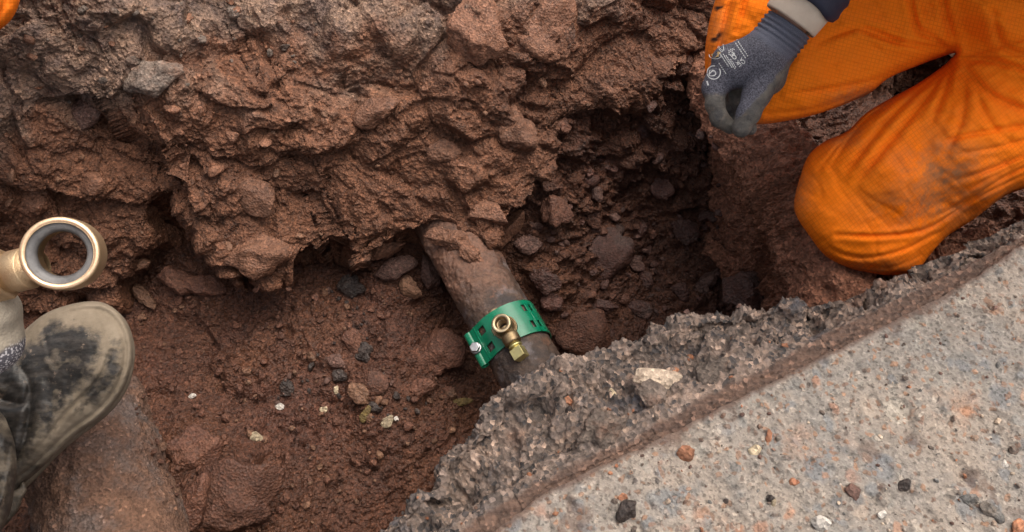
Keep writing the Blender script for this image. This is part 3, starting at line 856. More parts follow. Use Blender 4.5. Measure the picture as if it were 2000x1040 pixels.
# ------------------------------------------------------------------ brass fitting held at the left edge
def fitting():
    m = Mt("cast_bronze", .42, .5, .85)
    col = m.mix(m.ramp(m.noise(50, 5), (.35, 0), (.65, 1)), (.56, .41, .26), (.46, .33, .20))
    col = m.mix(m.ramp(m.noise(70, 8, .75), (.56, 0), (.70, .7)), col, (.20, .115, .065))
    CAST = m.done(col, m.bump(m.noise(900, 4, .6), .0006, .8), .45)
    m = Mt("machined_face", .33, .5, .8)
    FACE = m.done(m.mix(m.ramp(m.noise(300, 4), (.35, 0), (.65, 1)), (.82, .58, .38), (.68, .46, .30)), m.bump(m.noise(1200, 3), .0003, .5), .4)
    RUB = simple("grey_rubber", (.060, .058, .060), (.15, .145, .145), 60, .5, .0006, .5)
    O = WD(116, 495, .62)
    d = np.array(-FWD) + RT * .27 + UP * .03; d /= np.linalg.norm(d)          # face normal
    root = empty("brass_coupling", O, "pale brass threaded coupling ring with grey rubber seal in the worker's grip", "pipe fitting")
    r = .0288
    V, Fc = lathe([(.0243, 0), (.0279, .0), (.0288, -.0012), (.0292, -.006), (.0292, -.024), (.0280, -.030), (.0262, -.032), (.0215, -.032), (.0208, -.030), (.0208, -.006), (.0243, -.004)], O, d, 96, True)
    child(link("ring_body", V, Fc, CAST), root)
    V, Fc = lathe([(.0245, -.0008), (.0249, .0004), (.0276, .0004), (.0283, -.0006)], O, d, 96)
    child(link("ring_face", V, Fc, FACE), root)
    V, Fc = lathe([(.0244, -.001), (.0242, -.0024), (.0222, -.0030), (.0202, -.0034), (.0186, -.0052), (.0176, -.0085), (.0180, -.0088), (.0200, -.0085), (.0244, -.0075)], O, d, 96, True)
    child(link("rubber_seal", V, Fc, RUB), root)
    th = [(.0199 - .0007 * (k % 2), -.0085 - .0012 * k) for k in range(19)]
    V, Fc = lathe(th + [(.0206, -.0315), (.0210, -.03), (.0212, -.0085)], O, d, 96, True)
    child(link("thread", V, Fc, BRASS), root)
    # stem towards the hand
    ang = math.radians(-13)
    sd = -RT * math.cos(ang) * 1.0 + UP * math.sin(ang) + FWD * .12; sd /= np.linalg.norm(sd)
    so = O - d * .014 - UP * .004
    V, Fc = lathe([(.0125, .022), (.0125, .0305), (.0165, .031), (.0172, .032), (.0172, .044), (.0166, .0452), (.0160, .0455), (.0160, .060), (.0, .060)], so, sd, 56)
    child(link("stem", V, Fc, CAST), root)
    V, Fc = prism(6, [(0, .051), (.0205, .051), (.0215, .0525), (.0215, .076), (.0205, .078), (0, .078)], so, sd, ref=tuple(UP), rot=.35)
    hx = link("hexagon_nut", V, Fc, CAST, smooth=False); child(hx, root); bevel(hx, .0012)
    V, Fc = lathe([(.0, .07), (.0150, .07), (.0150, .13), (0, .13)], so, sd, 40)
    child(link("tail", V, Fc, CAST), root)
fitting()

# ------------------------------------------------------------------ people
SKIN = simple("skin", (.42, .24, .17), (.36, .19, .13), 60, .5, .0003)
def orange_mat():
    m = Mt("orange_workwear", .8, .12)
    gu, gv = m.att('gu'), m.att('gv')
    def lines(g):
        f = m.math('FRACT', m.math('MULTIPLY', g, 1 / .0048))
        return m.ramp(m.math('ABSOLUTE', m.math('SUBTRACT', f, .5)), (.0, 1), (.075, 1), (.14, 0))
    g = m.math('MAXIMUM', lines(gu), lines(gv))
    col = m.mix(m.ramp(m.noise(12, 5), (.35, 0), (.65, 1)), (.96, .215, .006), (.92, .185, .005))
    col = m.mix(m.math('MULTIPLY', g, m.ramp(m.noise(20, 4), (.35, .10), (.6, .26))), col, (.40, .075, .004))
    dirt = m.math('MULTIPLY', m.att('dirt'), m.ramp(m.noise(28, 8, .72), (.36, 0), (.62, 1)))
    col = m.mix(dirt, col, (.23, .125, .065))
    col = m.mix(m.ramp(m.noise(55, 8, .75), (.68, 0), (.76, .3)), col, (.35, .10, .02))
    col = m.mix(m.att('rip'), col, (.035, .015, .01))
    weave = m.noise(1400, 2, .5)
    b = m.bump(m.noise(55, 6, .6), .0025, .55); b = m.bump(g, .00035, .6, b); b = m.bump(weave, .0003, .4, b)
    return m.done(col, b, .8)
ORANGE = orange_mat()
def blob(x, y, cx, cy, rx, ry): return np.exp(-((x - cx) / rx) ** 2 - ((y - cy) / ry) ** 2)
def worker():
    hip = WD(2080, 20, 1.0)
    root = empty("person", WD(1700, 480, 1.12), "worker in orange trousers kneeling on the soil ledge, grey glove on the knee", "person")
    # trousers
    out = [(1500, -120), (1412, -60), (1397, 0), (1386, 40), (1377, 100), (1380, 150), (1402, 200), (1440, 232), (1480, 243), (1540, 236), (1600, 222), (1660, 200), (1702, 180), (1738, 152),
           (1800, 126), (1850, 108), (1866, 104), (1856, 116), (1838, 132), (1790, 165), (1700, 215), (1655, 256), (1612, 276), (1580, 303), (1563, 345), (1551, 395), (1557, 425), (1580, 460), (1610, 498),
           (1650, 522), (1700, 534), (1750, 538), (1790, 530), (1815, 500), (1850, 462), (1900, 430), (1960, 385), (2005, 367), (2080, 335), (2220, 280), (2260, 50), (2200, -150), (1900, -200), (1700, -190)]
    fl = [([(1690, 62), (1770, 86), (1830, 93), (1862, 101)], 8, .006), ([(1545, 185), (1690, 162), (1790, 122)], 7, .004), ([(1500, 224), (1600, 211), (1700, 176)], 6, .0035),
          ([(1600, 82), (1680, 56), (1755, 80)], 9, .004), ([(1775, -20), (1790, 50), (1815, 72), (1862, 99)], 8, .006), ([(1835, -30), (1850, 40), (1868, 98)], 9, .005), ([(1432, -20), (1412, 60), (1398, 120)], 9, .006), ([(1462, -20), (1440, 60)], 7, .004), ([(1640, -10), (1560, 70), (1530, 140)], 12, .003),
          ([(1887, 137), (1945, 190), (2020, 222)], 10, .006), ([(1880, 118), (1940, 120), (2040, 150)], 8, .005), ([(1838, 277), (1920, 259), (2030, 243)], 7, .0045), ([(1870, 302), (1940, 290), (2030, 268)], 6, .0035),
          ([(1870, 352), (1940, 330), (2030, 293)], 6, .0045), ([(1828, 425), (1900, 385), (1950, 354), (2030, 312)], 6, .005), ([(1870, 385), (1940, 345), (2030, 303)], 5, .003), ([(1634, 460), (1730, 461), (1812, 447), (1900, 392), (2020, 332)], 5, .0045), ([(1618, 486), (1677, 504), (1758, 491), (1838, 452)], 5, .0032),
          ([(1680, 520), (1740, 523), (1800, 500)], 4, .0018), ([(1677, 352), (1720, 300), (1812, 188), (1852, 126)], 9, .0045), ([(1623, 323), (1688, 236), (1785, 166)], 8, .0045), ([(1655, 334), (1742, 226), (1838, 140)], 7, .004), ([(1600, 330), (1650, 268)], 6, .003),
          ([(1862, 118), (1845, 178), (1822, 235)], 8, .0045), ([(1885, 150), (1880, 230), (1850, 300)], 10, .003), ([(1900, 160), (1935, 240), (1990, 290)], 9, .003), ([(1940, 20), (1960, 90), (2040, 120)], 10, .004)]
    ff = folds(fl)
    def det(x, y, d):
        r = ff(x, y, d)
        r = r + .0022 * fbm(x * .6 - y * .8, (x * .8 + y * .6) * .35, 60, 3, 701) + .0014 * fbm(x * .4 + y, (x - y * .4) * .3, 22, 3, 705) - .0013 * sst(.14, .0, abs(fbm(x * .7 - y * .7, (x + y) * .22, 70, 2, 709)))
        seam = dseg(x, y, np.array([(1878, 113), (1940, 92), (2040, 66)], float), False)
        r = r + .0025 * (sst(0, 10, y - (113 - (x - 1878) * .3)) * (x > 1860) * np.exp(-seam / 60)) - .002 * np.exp(-(seam / 3) ** 2)
        return r
    dep = [(1420, 60, 1.03), (1440, 180, 1.045), (1600, 120, 1.03), (1750, 80, 1.03), (1866, 110, 1.06), (1950, 0, .98), (1690, 460, 1.07), (1600, 400, 1.06), (1760, 330, 1.03), (1900, 250, 1.02), (1850, 440, 1.09), (2000, 340, 1.05), (2150, 0, .95)]
    V, Fc, at = inflate(out, dep, 3.4, 1.0, .098, 1.0, det, 9000)
    x, y = at['px'], at['py']
    up = (y < 104 + (1866 - x) * .45) | (x > 1866) & (y < 110)
    a = np.where(up, .25, -.62)
    gu = (x * np.cos(a) + y * np.sin(a)) / 1600; gv = (-x * np.sin(a) + y * np.cos(a)) / 1600
    dirt = 1.0 * np.clip(1.0 * blob(x, y, 1840, 330, 75, 60) + .8 * blob(x, y, 1800, 410, 90, 35) + .9 * blob(x, y, 1700, 545, 140, 30) + .5 * blob(x, y, 1555, 360, 28, 90) + .8 * blob(x, y, 1640, 255, 60, 25) + .9 * blob(x, y, 1690, 195, 60, 22) + .6 * blob(x, y, 1400, 100, 20, 90) + .7 * blob(x, y, 1480, 245, 60, 14) + .6 * blob(x, y, 1960, 390, 60, 25) + .05, 0, 1)
    nz = 9 * fbm(x, y, 12, 3, 801)
    rip = sst(2.5, -2.5, np.minimum(dseg(x, y, np.array([(1391, 79), (1399, 76), (1405, 67)], float), False) - 4, dseg(x, y, np.array([(1400, 17), (1410, 14)], float), False) - 3) + nz * .3)
    tr = link("trousers", V, Fc, ORANGE, attrs=dict(gu=gu, gv=gv, dirt=dirt, rip=rip)); child(tr, root)
    # body inside the clothes: one continuous figure
    def q(px, py, d): return WD(px, py, d)
    body = [(q(1440, 120, 1.05), q(1800, 10, 1.05), .03, .035), (q(1800, 10, 1.05), q(2130, -20, 1.02), .035, .04), (q(1690, 440, 1.08), q(1910, 250, 1.04), .035, .04), (q(1910, 250, 1.04), q(2130, 90, 1.02), .04, .05), (q(2130, 90, 1.02), q(2140, -40, 1.0), .05, .05),
            (q(2150, -40, 1.0), q(2300, -300, .80), .06, .13), (q(2300, -300, .8), q(2200, -560, .62), .13, .12),
            (q(1519, 78, .925), q(1600, -30, .90), .017, .028), (q(1600, -30, .90), q(1740, -210, .87), .032, .042), (q(1740, -210, .87), q(2050, -520, .66), .042, .055), (q(2050, -520, .66), q(2200, -560, .62), .055, .08),
            (q(2200, -560, .62), q(2040, -760, .52), .07, .055), (q(2040, -760, .52), q(1990, -830, .49), .085, .08)]
    V, Fc = caps_mesh(body, .03, .007)
    child(link("body", V, Fc, SKIN), root)
    jk = [(q(2330, -230, .93), q(2420, -420, .78), .16, .18), (q(2420, -420, .78), q(2330, -680, .62), .18, .16), (q(2330, -680, .62), q(1960, -640, .62), .10, .075)]  # unseen jacket added to block light over the gap between the legs
    V, Fc = caps_mesh(jk, .05, .01)
    jo = link("shade_jacket", V, Fc, ORANGE, attrs=dict(gu=V[:, 0], gv=V[:, 1], dirt=0 * V[:, 0] + .1, rip=0 * V[:, 0])); child(jo, root)
    # sleeve and cuff
    A = q(1531, 58, .922); B = q(1604, -38, .90); ax = (B - A) / np.linalg.norm(B - A)
    CR = simple("cream_rib", (.60, .50, .40), (.52, .42, .33), 40, .8, .0006, .2, bsc=600)
    NV = simple("navy_sleeve", (.018, .020, .040), (.028, .030, .052), 30, .6, .0012, .3, bsc=120)
    L0 = np.linalg.norm(B - A)
    V, Fc = lathe([(.024, .016), (.0305, .013), (.0325, .0105), (.0335, .013), (.0340, .022), (.0348, .034), (.0350, .05), (.030, .052)], A, ax, 64)
    V = [np.array(v) + .0007 * math.sin(7 * i) * 0 for i, v in enumerate(V)]
    child(link("cuff", V, Fc, CR), root)
    pr = []
    for k in range(40):
        h = .034 + k * .006
        pr.append((.0395 + .0012 * math.sin(k * 1.9) + .0009 * math.sin(k * .7) + .0003 * k, h))
    V, Fc = lathe([(.033, .0355), (.0375, .0335)] + pr, A, ax, 72)
    V = [np.array(v) + np.array([1, .4, .6]) * .0016 * math.sin(v[0] * 140 + v[1] * 90) for v in V]
    child(link("sleeve", V, Fc, NV), root)
    # glove
    M = .001
    G = [(q(1528, 66, .925), q(1508, 92, .928), .029, .028), (q(1508, 92, .928), q(1480, 118, .925), .029, .031), (q(1480, 118, .925), q(1432, 130, .925), .030, .023),
         (q(1480, 110, .92), q(1420, 118, .925), .026, .018), (q(1480, 120, .925), q(1409, 152, .93), .026, .0175),
         (q(1409, 152, .93), q(1396, 172, .93), .0175, .0155),
         # index finger
         (q(1398, 168, .93), q(1396, 204, .922), .0135, .0105), (q(1396, 204, .922), q(1405, 232, .922), .0108, .0100), (q(1405, 232, .922), q(1426, 248, .928), .0100, .0085),
         # thumb, leaving the side of the palm
         (q(1500, 118, .93), q(1500, 152, .935), .026, .021), (q(1497, 138, .925), q(1478, 184, .918), .024, .0165), (q(1478, 184, .918), q(1462, 222, .910), .0160, .0132), (q(1462, 222, .910), q(1448, 251, .912), .0135, .0108),
         # middle, ring and little finger curled under
         (q(1400, 158, .955), q(1404, 205, .972), .013, .012), (q(1404, 205, .972), q(1430, 236, .968), .012, .0105), (q(1430, 236, .962), q(1452, 240, .965), .0105, .0095),
         (q(1420, 165, .975), q(1425, 212, .985), .013, .0115), (q(1425, 212, .985), q(1455, 232, .98), .0115, .010), (q(1448, 170, .985), q(1450, 210, .99), .012, .0105), (q(1450, 212, .99), q(1466, 252, .955), .0105, .0075),
         (q(1470, 120, .955), q(1440, 160, .975), .028, .02)]
    def ribs(Gp):
        a_ = (Gp - A.astype(np.float32)) @ ax.astype(np.float32)
        k = np.clip((a_ + .024) / .012, 0, 1)
        return -.0014 * k * np.sin(a_ * 1050) - .001 * np.clip((a_ + .006) / .01, 0, 1)
    def cut(Gp): return 0
    fn = caps_sdf(G, .0042)
    P = np.array([p for c_ in G for p in c_[:2]])
    cutp = A + ax * .008
    def full(Gp):
        d = fn(Gp) + ribs(Gp)
        return np.maximum(d, (Gp - cutp.astype(np.float32)) @ ax.astype(np.float32))
    V, Fc = surface_net(full, P.min(0) - .045, P.max(0) + .04, .0013)
    x, y, dd = proj(V)
    coat = sst(-4, 4, np.maximum(y - (176 + .0 * x), (x - 1440) * .62 + (y - 205) * .8 - 12 + 0) + 3 * fbm(x, y, 14, 3, 811))
    fing = sst(178, 190, y) * (x < 1436)
    ln = (x - 1545) * .46 + (y - 110) * .0
    sidec = sst(-3, 3, dsign(x, y, (1550, 112), (1452, 222)) + 3 * fbm(x, y, 14, 3, 813))
    coat = np.clip(np.maximum(np.maximum(fing, sidec), sst(222, 240, y)), 0, 1)
    depthc = sst(.945, .955, dd); coat = np.maximum(coat, depthc)
    along = (V - A) @ ax; rib = sst(-.030, -.022, along)
    m = Mt("knitted_glove", .75, .25)
    sp = m.noise(620, 4, .8); sp2 = m.voro(900)
    kn = m.mix(m.ramp(sp, (.38, 0), (.62, 1)), (.022, .022, .032), (.17, .165, .20))
    wv = m.N('TexWave', Vector=m.N('CombineXYZ', X=m.att('al')).outputs[0], Scale=55.0).outputs['Fac']
    wv2 = m.N('TexWave', Vector=m.N('CombineXYZ', X=m.att('ar')).outputs[0], Scale=75.0).outputs['Fac']
    rb = m.mix(m.math('MULTIPLY', m.ramp(wv, (.3, 0), (.6, 1)), m.ramp(wv2, (.15, .35), (.55, 1))), (.020, .022, .038), (.26, .27, .34))
    kn = m.mix(m.math('MULTIPLY', m.att('rib'), .85), kn, rb)
    ct = m.mix(m.ramp(m.noise(35, 7, .7), (.38, 0), (.62, 1)), (.050, .048, .050), (.14, .125, .108))
    ct = m.mix(m.ramp(m.noise(80, 7, .7), (.56, 0), (.68, .7)), ct, (.20, .155, .12))
    ct = m.mix(m.ramp(m.noise(120, 7, .75), (.30, .8), (.42, 0)), ct, (.03, .028, .03))
    col = m.mix(m.att('coat'), kn, ct)
    b = m.bump(m.noise(60, 7, .7), .006, 1.0); b = m.bump(sp, .0012, .8, b)
    GL = m.done(col, b, .68)
    t = np.arctan2((V - A) @ frame(ax)[0], (V - A) @ frame(ax)[1]) * .03
    gl = link("glove", V, Fc, GL, attrs=dict(coat=coat, rib=rib * (1 - coat * .8), al=along * 8, ar=t * 8)); child(gl, root)
    # printed marks on the back of the glove
    from mathutils.bvhtree import BVHTree
    bv = BVHTree.FromPolygons([tuple(v) for v in V], [tuple(f) for f in Fc])
    WP = simple("white_print", (.62, .62, .60), (.5, .5, .5), 300, .6, .0002); OP = simple("ochre_print", (.50, .34, .15), (.42, .28, .12), 200, .6, .0002)
    def stamp(name, polys, mat, lift=.00035):
        vs = []; fs = []; k = 0
        for P_, Fs in polys:
            ids = []
            for (a_, b_) in P_:
                r = ray(a_, b_); r = r / np.linalg.norm(r)
                h = bv.ray_cast(Vector(CAM), Vector(r))
                p = h[0] if h[0] is not None else Vector(WD(a_, b_, .93))
                vs.append(np.array(p) - r * lift)
            for f in Fs: fs.append(tuple(i + k for i in f))
            k = len(vs)
        o = link(name, vs, fs, mat, smooth=False); o.parent = gl
        return o
    rd = np.array([-.62, -.785]); ud = np.array([-.785, .62])
    def text(s_, cx, cy, size):
        cu = bpy.data.curves.new("t", 'FONT'); cu.body = s_; cu.size = size; cu.align_x = 'CENTER'; cu.align_y = 'CENTER'; cu.resolution_u = 3; cu.offset = size * .018
        ob = bpy.data.objects.new("t", cu); C.objects.link(ob)
        me = bpy.data.meshes.new_from_object(ob)
        P_ = [np.array([cx, cy]) + rd * v.co.x + ud * v.co.y for v in me.vertices]
        Fs = [tuple(p.vertices) for p in me.polygons]
        bpy.data.objects.remove(ob); bpy.data.meshes.remove(me); bpy.data.curves.remove(cu)
        return (P_, Fs)
    def dash(cx, cy, l, w_, e=(.55, .835)):
        e = np.array(e); n_ = np.array([e[1], -e[0]]); c0 = np.array([cx, cy])
        k = max(1, int(l / 3)); P_ = []; Fs = []
        for i in range(k + 1):
            for s_ in (-1, 1): P_.append(c0 + e * (i / k - .5) * l + n_ * s_ * w_ / 2)
        for i in range(k): Fs.append((2 * i, 2 * i + 1, 2 * i + 3, 2 * i + 2))
        return (P_, Fs)
    def ring(cx, cy, r, w_, a0=0, a1=6.283, sy=1.0):
        n_ = 24; P_ = []; Fs = []
        for i in range(n_ + 1):
            t_ = a0 + (a1 - a0) * i / n_
            for rr_ in (r - w_ / 2, r + w_ / 2): P_.append(np.array([cx + rr_ * math.cos(t_), cy + rr_ * sy * math.sin(t_)]))
        for i in range(n_): Fs.append((2 * i, 2 * i + 1, 2 * i + 3, 2 * i + 2))
        return (P_, Fs)
    stamp("lettering", [text("UK", 1443.0, 124.5, 9.5), text("CA", 1450.5, 119.5, 9.5), text("CE", 1433.5, 110.5, 11)], WP)
    sy = [dash(1427 + i * 3.2 - 3, 99 + j * 3.6 - 3 + (i % 2), 2.6, 1.5) for i in range(4) for j in range(4) if (i * 3 + j) % 5]
    stamp("printed_symbols", sy, WP)
    rng = random.Random(5); ln = []
    for (cx, cy, n_, sp_) in ((1445, 97, 9, 4.6), (1450, 94, 9, 4.6), (1414, 117, 8, 4.2), (1421, 119, 8, 4.2), (1427, 122, 8, 4.2), (1432, 124, 5, 4.2), (1411, 134, 6, 4.4)):
        for i in range(n_):
            t_ = (i - (n_ - 1) / 2) * sp_
            ln.append(dash(cx + .55 * t_, cy + .835 * t_, 3.4 * rng.uniform(.7, 1.05), 1.7))
    stamp("small_print", ln, WP)
    a_ = np.linspace(0, 6.283, 22)[:-1]
    bl = [(1391 + (7.2 + 1.0 * math.sin(3 * t_ + 1)) * math.cos(t_), 143 + (7.6 + 1.2 * math.cos(2 * t_)) * math.sin(t_)) for t_ in a_]
    stamp("round_emblem", [ring(1394, 142, 13, 1.8, -.6, 4.9), (bl, [tuple(range(21))]), dash(1382, 163, 9, 3, (-.3, -.95))], WP)
    lf = [(1398 + (8.5 + 2.2 * math.sin(5 * t_)) * math.cos(t_ - .5), 107 + (4.6 + 1.2 * math.cos(5 * t_)) * math.sin(t_ - .5) - math.cos(t_) * 2.5) for t_ in a_]
    stamp("leaf_emblem", [(lf, [tuple(range(21))])], OP)
    stamp("emblem_outline", [ring(1397, 108, 12, 1.3, .2, 3.3, .62), dash(1413, 93, 13, 1.3, (.12, .99)), text("OTG", 1407, 96, 6.5)], WP)
def dsign(x, y, a, b):                       # signed side distance to a line, positive to the lower right
    ax_, ay = a; bx, by = b
    l = math.hypot(bx - ax_, by - ay)
    return -((bx - ax_) * (y - ay) - (by - ay) * (x - ax_)) / l
worker()

def second_worker():
    root = empty("person", WD(100, 760, .98), "worker at the left edge, muddy black boot forward and gloved hand on the brass coupling", "person")
    q = WD
    # boot
    out = [(-220, 860), (-90, 752), (0, 690), (40, 652), (90, 612), (150, 592), (200, 591), (236, 615), (256, 655), (260, 700), (248, 748), (226, 785), (190, 822), (150, 850), (112, 886), (70, 925), (40, 950), (10, 985), (-100, 1080), (-260, 1060)]
    dark1 = np.array([(-60, 760), (40, 690), (92, 645), (140, 636), (172, 650), (190, 672), (184, 705), (170, 740), (140, 772), (110, 800), (60, 850), (20, 900), (-60, 930)], float)
    dark2 = np.array([(219, 672), (224, 700), (236, 722), (226, 742), (196, 778), (160, 800), (185, 760), (208, 715)], float)
    def det(x, y, d):
        welt = .003 * sst(9, 4, abs(d - 5)) * sst(120, 170, x) - .0025 * np.exp(-((d - 15) / 4) ** 2) * sst(-150, 60, (x - 60) + (y - 700) * .8)
        cr_ = folds([([(215, 690), (190, 745), (130, 805), (90, 860)], 5, .0025), ([(30, 700), (60, 760), (50, 850)], 12, .004), ([(-20, 770), (40, 790), (60, 760)], 9, .004), ([(84, 640), (95, 690), (110, 720)], 5, .0012), ([(60, 800), (40, 880), (0, 930)], 10, .003)])(x, y, d)
        return welt + cr_ + .0012 * fbm(x, y, 40, 4, 901) + .0005 * fbm(x, y, 9, 3, 905) - .009 * blob(x, y, 8, 782, 32, 26)  # last term: dent in the boot stands in for the hand's shadow
    V, Fc, at = inflate(out, [(200, 680, .89), (100, 780, .90), (0, 850, .90), (-150, 950, .88)], 3.6, .78, .06, .9, det)
    x, y = at['px'], at['py']; nz = 9 * fbm(x, y, 28, 4, 911) + 4 * fbm(x, y, 9, 3, 912)
    sd1 = np.where(inpoly(x, y, dark1), -1, 1) * dseg(x, y, dark1); sd2 = np.where(inpoly(x, y, dark2), -1, 1) * dseg(x, y, dark2)
    mud = sst(-24, 26, np.minimum(sd1, sd2) + 1.6 * nz)
    mud = np.maximum(mud, .42 * sst(.15, .5, fbm(x, y, 30, 4, 915)) ) * (.35 + .65 * sst(-40, 150, x + (820 - y) * .6))
    m = Mt("muddy_rubber", .5, .45)
    sc = m.noise(30, 7, .75, co=m.N('Mapping', Vector=m.co, Rotation=(0, 0, .9), Scale=(1, 5, 1)).outputs[0])
    bl = m.mix(m.ramp(sc, (.42, 0), (.68, 1)), (.012, .011, .010), (.055, .046, .040))
    bl = m.mix(m.ramp(m.noise(70, 8, .78), (.60, 0), (.68, .8)), bl, (.24, .17, .125))
    md = m.mix(m.ramp(m.noise(28, 7, .7), (.35, 0), (.65, 1)), (.140, .108, .074), (.205, .163, .118))
    md = m.mix(m.ramp(m.noise(60, 7, .75), (.6, 0), (.72, .6)), md, (.14, .10, .075))
    mm = m.ramp(m.math('ADD', m.att('mud'), m.math('MULTIPLY', m.math('SUBTRACT', m.noise(45, 8, .8, co=m.N('Mapping', Vector=m.co, Rotation=(0, 0, .9), Scale=(1, 2.2, 1)).outputs[0]), .5), 1.7)), (.22, 0), (.46, .32), (.85, 1))
    col = m.mix(mm, bl, md)
    b = m.bump(m.noise(80, 8, .7), .0018, .8); b = m.bump(mm, .0008, .6, b); b = m.bump(m.noise(500, 4), .0004, .5, b)
    BT = m.done(col, b, m.ramp(mm, (0, .42), (1, .8)))
    boot = child(link("boot", V, Fc, BT, attrs=dict(mud=mud)), root)
    so = [(-220, 1000), (-60, 930), (60, 800), (80, 640), (140, 598), (205, 596), (243, 622), (261, 665), (263, 705), (252, 752), (228, 792), (190, 828), (150, 858), (110, 893), (60, 945), (-60, 1050), (-220, 1120)]
    V, Fc, at = inflate(so, [(200, 680, .925), (100, 780, .935), (0, 850, .94)], 5, .6, .016, .9, lambda x, y, d: .0008 * fbm(x, y, 30, 3, 921))
    s_ = link("sole", V, Fc, BT, attrs=dict(mud=1 + 0 * at['px'])); s_.parent = boot
    # rubber leg of the wader
    lg = [(-200, 760), (-60, 770), (0, 805), (18, 835), (29, 870), (33, 915), (28, 955), (20, 1000), (2, 1040), (-20, 1090), (-120, 1200), (-300, 1150), (-320, 850)]
    V, Fc, at = inflate(lg, [(0, 900, .83), (-150, 900, .80)], 4, .9, .06, 1, lambda x, y, d: folds([([(18, 850), (10, 920), (-20, 1020)], 5, .002), ([(5, 880), (-5, 960), (-40, 1050)], 6, .002)])(x, y, d) + .001 * fbm(x, y, 30, 4, 931))
    child(link("wader_leg", V, Fc, BT, attrs=dict(mud=.42 + .4 * fbm(at['px'], at['py'], 40, 3, 935))), root)
    fl = [(-60, 900), (20, 955), (44, 940), (50, 948), (52, 960), (44, 975), (38, 992), (24, 1012), (4, 1032), (-40, 1060), (-100, 1040)]
    V, Fc, at = inflate(fl, [(20, 980, .885)], 3.5, .6, .02, 1, lambda x, y, d: .001 * fbm(x, y, 20, 3, 941) + .0015 * np.exp(-((d - 4) / 3) ** 2))
    child(link("boot_strap", V, Fc, BT, attrs=dict(mud=.5 + 0 * at['px'])), root)
    # glove round the fitting
    G = [(q(-22, 610, .665), q(-26, 668, .672), .0248, .0262), (q(-26, 668, .672), q(-120, 740, .69), .027, .032), (q(-60, 590, .69), q(-170, 640, .70), .028, .034), (q(-170, 640, .70), q(-260, 720, .70), .034, .03),
         (q(-18, 612, .655), q(-30, 578, .645), .018, .013), (q(-40, 600, .668), q(-52, 560, .655), .0135, .011),
         (q(-170, 590, .70), q(-175, 520, .66), .012, .011), (q(-175, 520, .66), q(-120, 490, .625), .011, .0095), (q(-200, 600, .70), q(-215, 530, .65), .012, .011), (q(-215, 530, .65), q(-165, 500, .615), .011, .0095),
         (q(-235, 620, .69), q(-255, 550, .65), .0115, .0105), (q(-255, 550, .65), q(-205, 520, .61), .0105, .009), (q(-270, 640, .69), q(-290, 580, .65), .0105, .0095), (q(-290, 580, .65), q(-245, 550, .615), .0095, .008)]
    V, Fc = caps_mesh(G, .007, .0016)
    x, y, _ = proj(V)
    m = Mt("pale_glove", .65, .3)
    ct = m.mix(m.ramp(m.noise(40, 7, .7), (.35, 0), (.65, 1)), (.38, .33, .26), (.27, .235, .19))
    v = m.voro(420)
    kn = m.mix(m.ramp(v, (.25, 0), (.5, 1)), (.50, .48, .50), (.09, .085, .10))
    col = m.mix(m.att('knit'), ct, kn)
    b = m.bump(v, .0008, .6); b = m.bump(m.noise(60, 6), .002, .6, b)
    knit = sst(-6, 6, y - 672 - (30 - x) * .55 + 3 * fbm(x, y, 14, 3, 951))
    child(link("glove", V, Fc, m.done(col, b, .7), attrs=dict(knit=knit)), root)
    body = [(q(-120, 700, .69), q(-420, 760, .60), .020, .035), (q(-420, 760, .60), q(-800, 500, .42), .035, .05), (q(-800, 500, .42), q(-1000, 650, .34), .08, .10), (q(-1000, 650, .34), q(-800, 1000, .6), .10, .10), (q(-800, 1000, .6), q(-220, 960, .86), .07, .04), (q(-220, 960, .86), q(60, 800, .91), .035, .022)]
    V, Fc = caps_mesh(body, .03, .008)
    child(link("body", V, Fc, SKIN), root)
second_worker()

def third_worker():
    root = empty("person", WD(-120, 60, 1.15), "sliver of bright orange workwear at the top left corner above the grey bank", "person")
    out = [(-320, -220), (20, -220), (46, -90), (42, -20), (36, 12), (24, 36), (6, 54), (-20, 68), (-110, 110), (-300, 90)]
    V, Fc, at = inflate(out, [(0, 0, .93), (-200, 0, .95)], 5, 1, .08, 1, lambda x, y, d: folds([([(0, -60), (10, 0), (-10, 50)], 8, .004), ([(25, -60), (22, 10)], 6, .003)])(x, y, d) + .0015 * fbm(x, y, 40, 3, 961))
    x, y = at['px'], at['py']
    o = link("trousers", V, Fc, ORANGE, attrs=dict(gu=x / 1600, gv=y / 1600, dirt=.15 + 0 * x, rip=0 * x)); child(o, root)
    V, Fc = caps_mesh([(WD(-40, -20, .95), WD(-240, -120, .95), .03, .05), (WD(-240, -120, .95), WD(-500, -350, .8), .06, .11), (WD(-500, -350, .8), WD(-560, -520, .6), .11, .09)], .03, .008)
    child(link("body", V, Fc, SKIN), root)
third_worker()
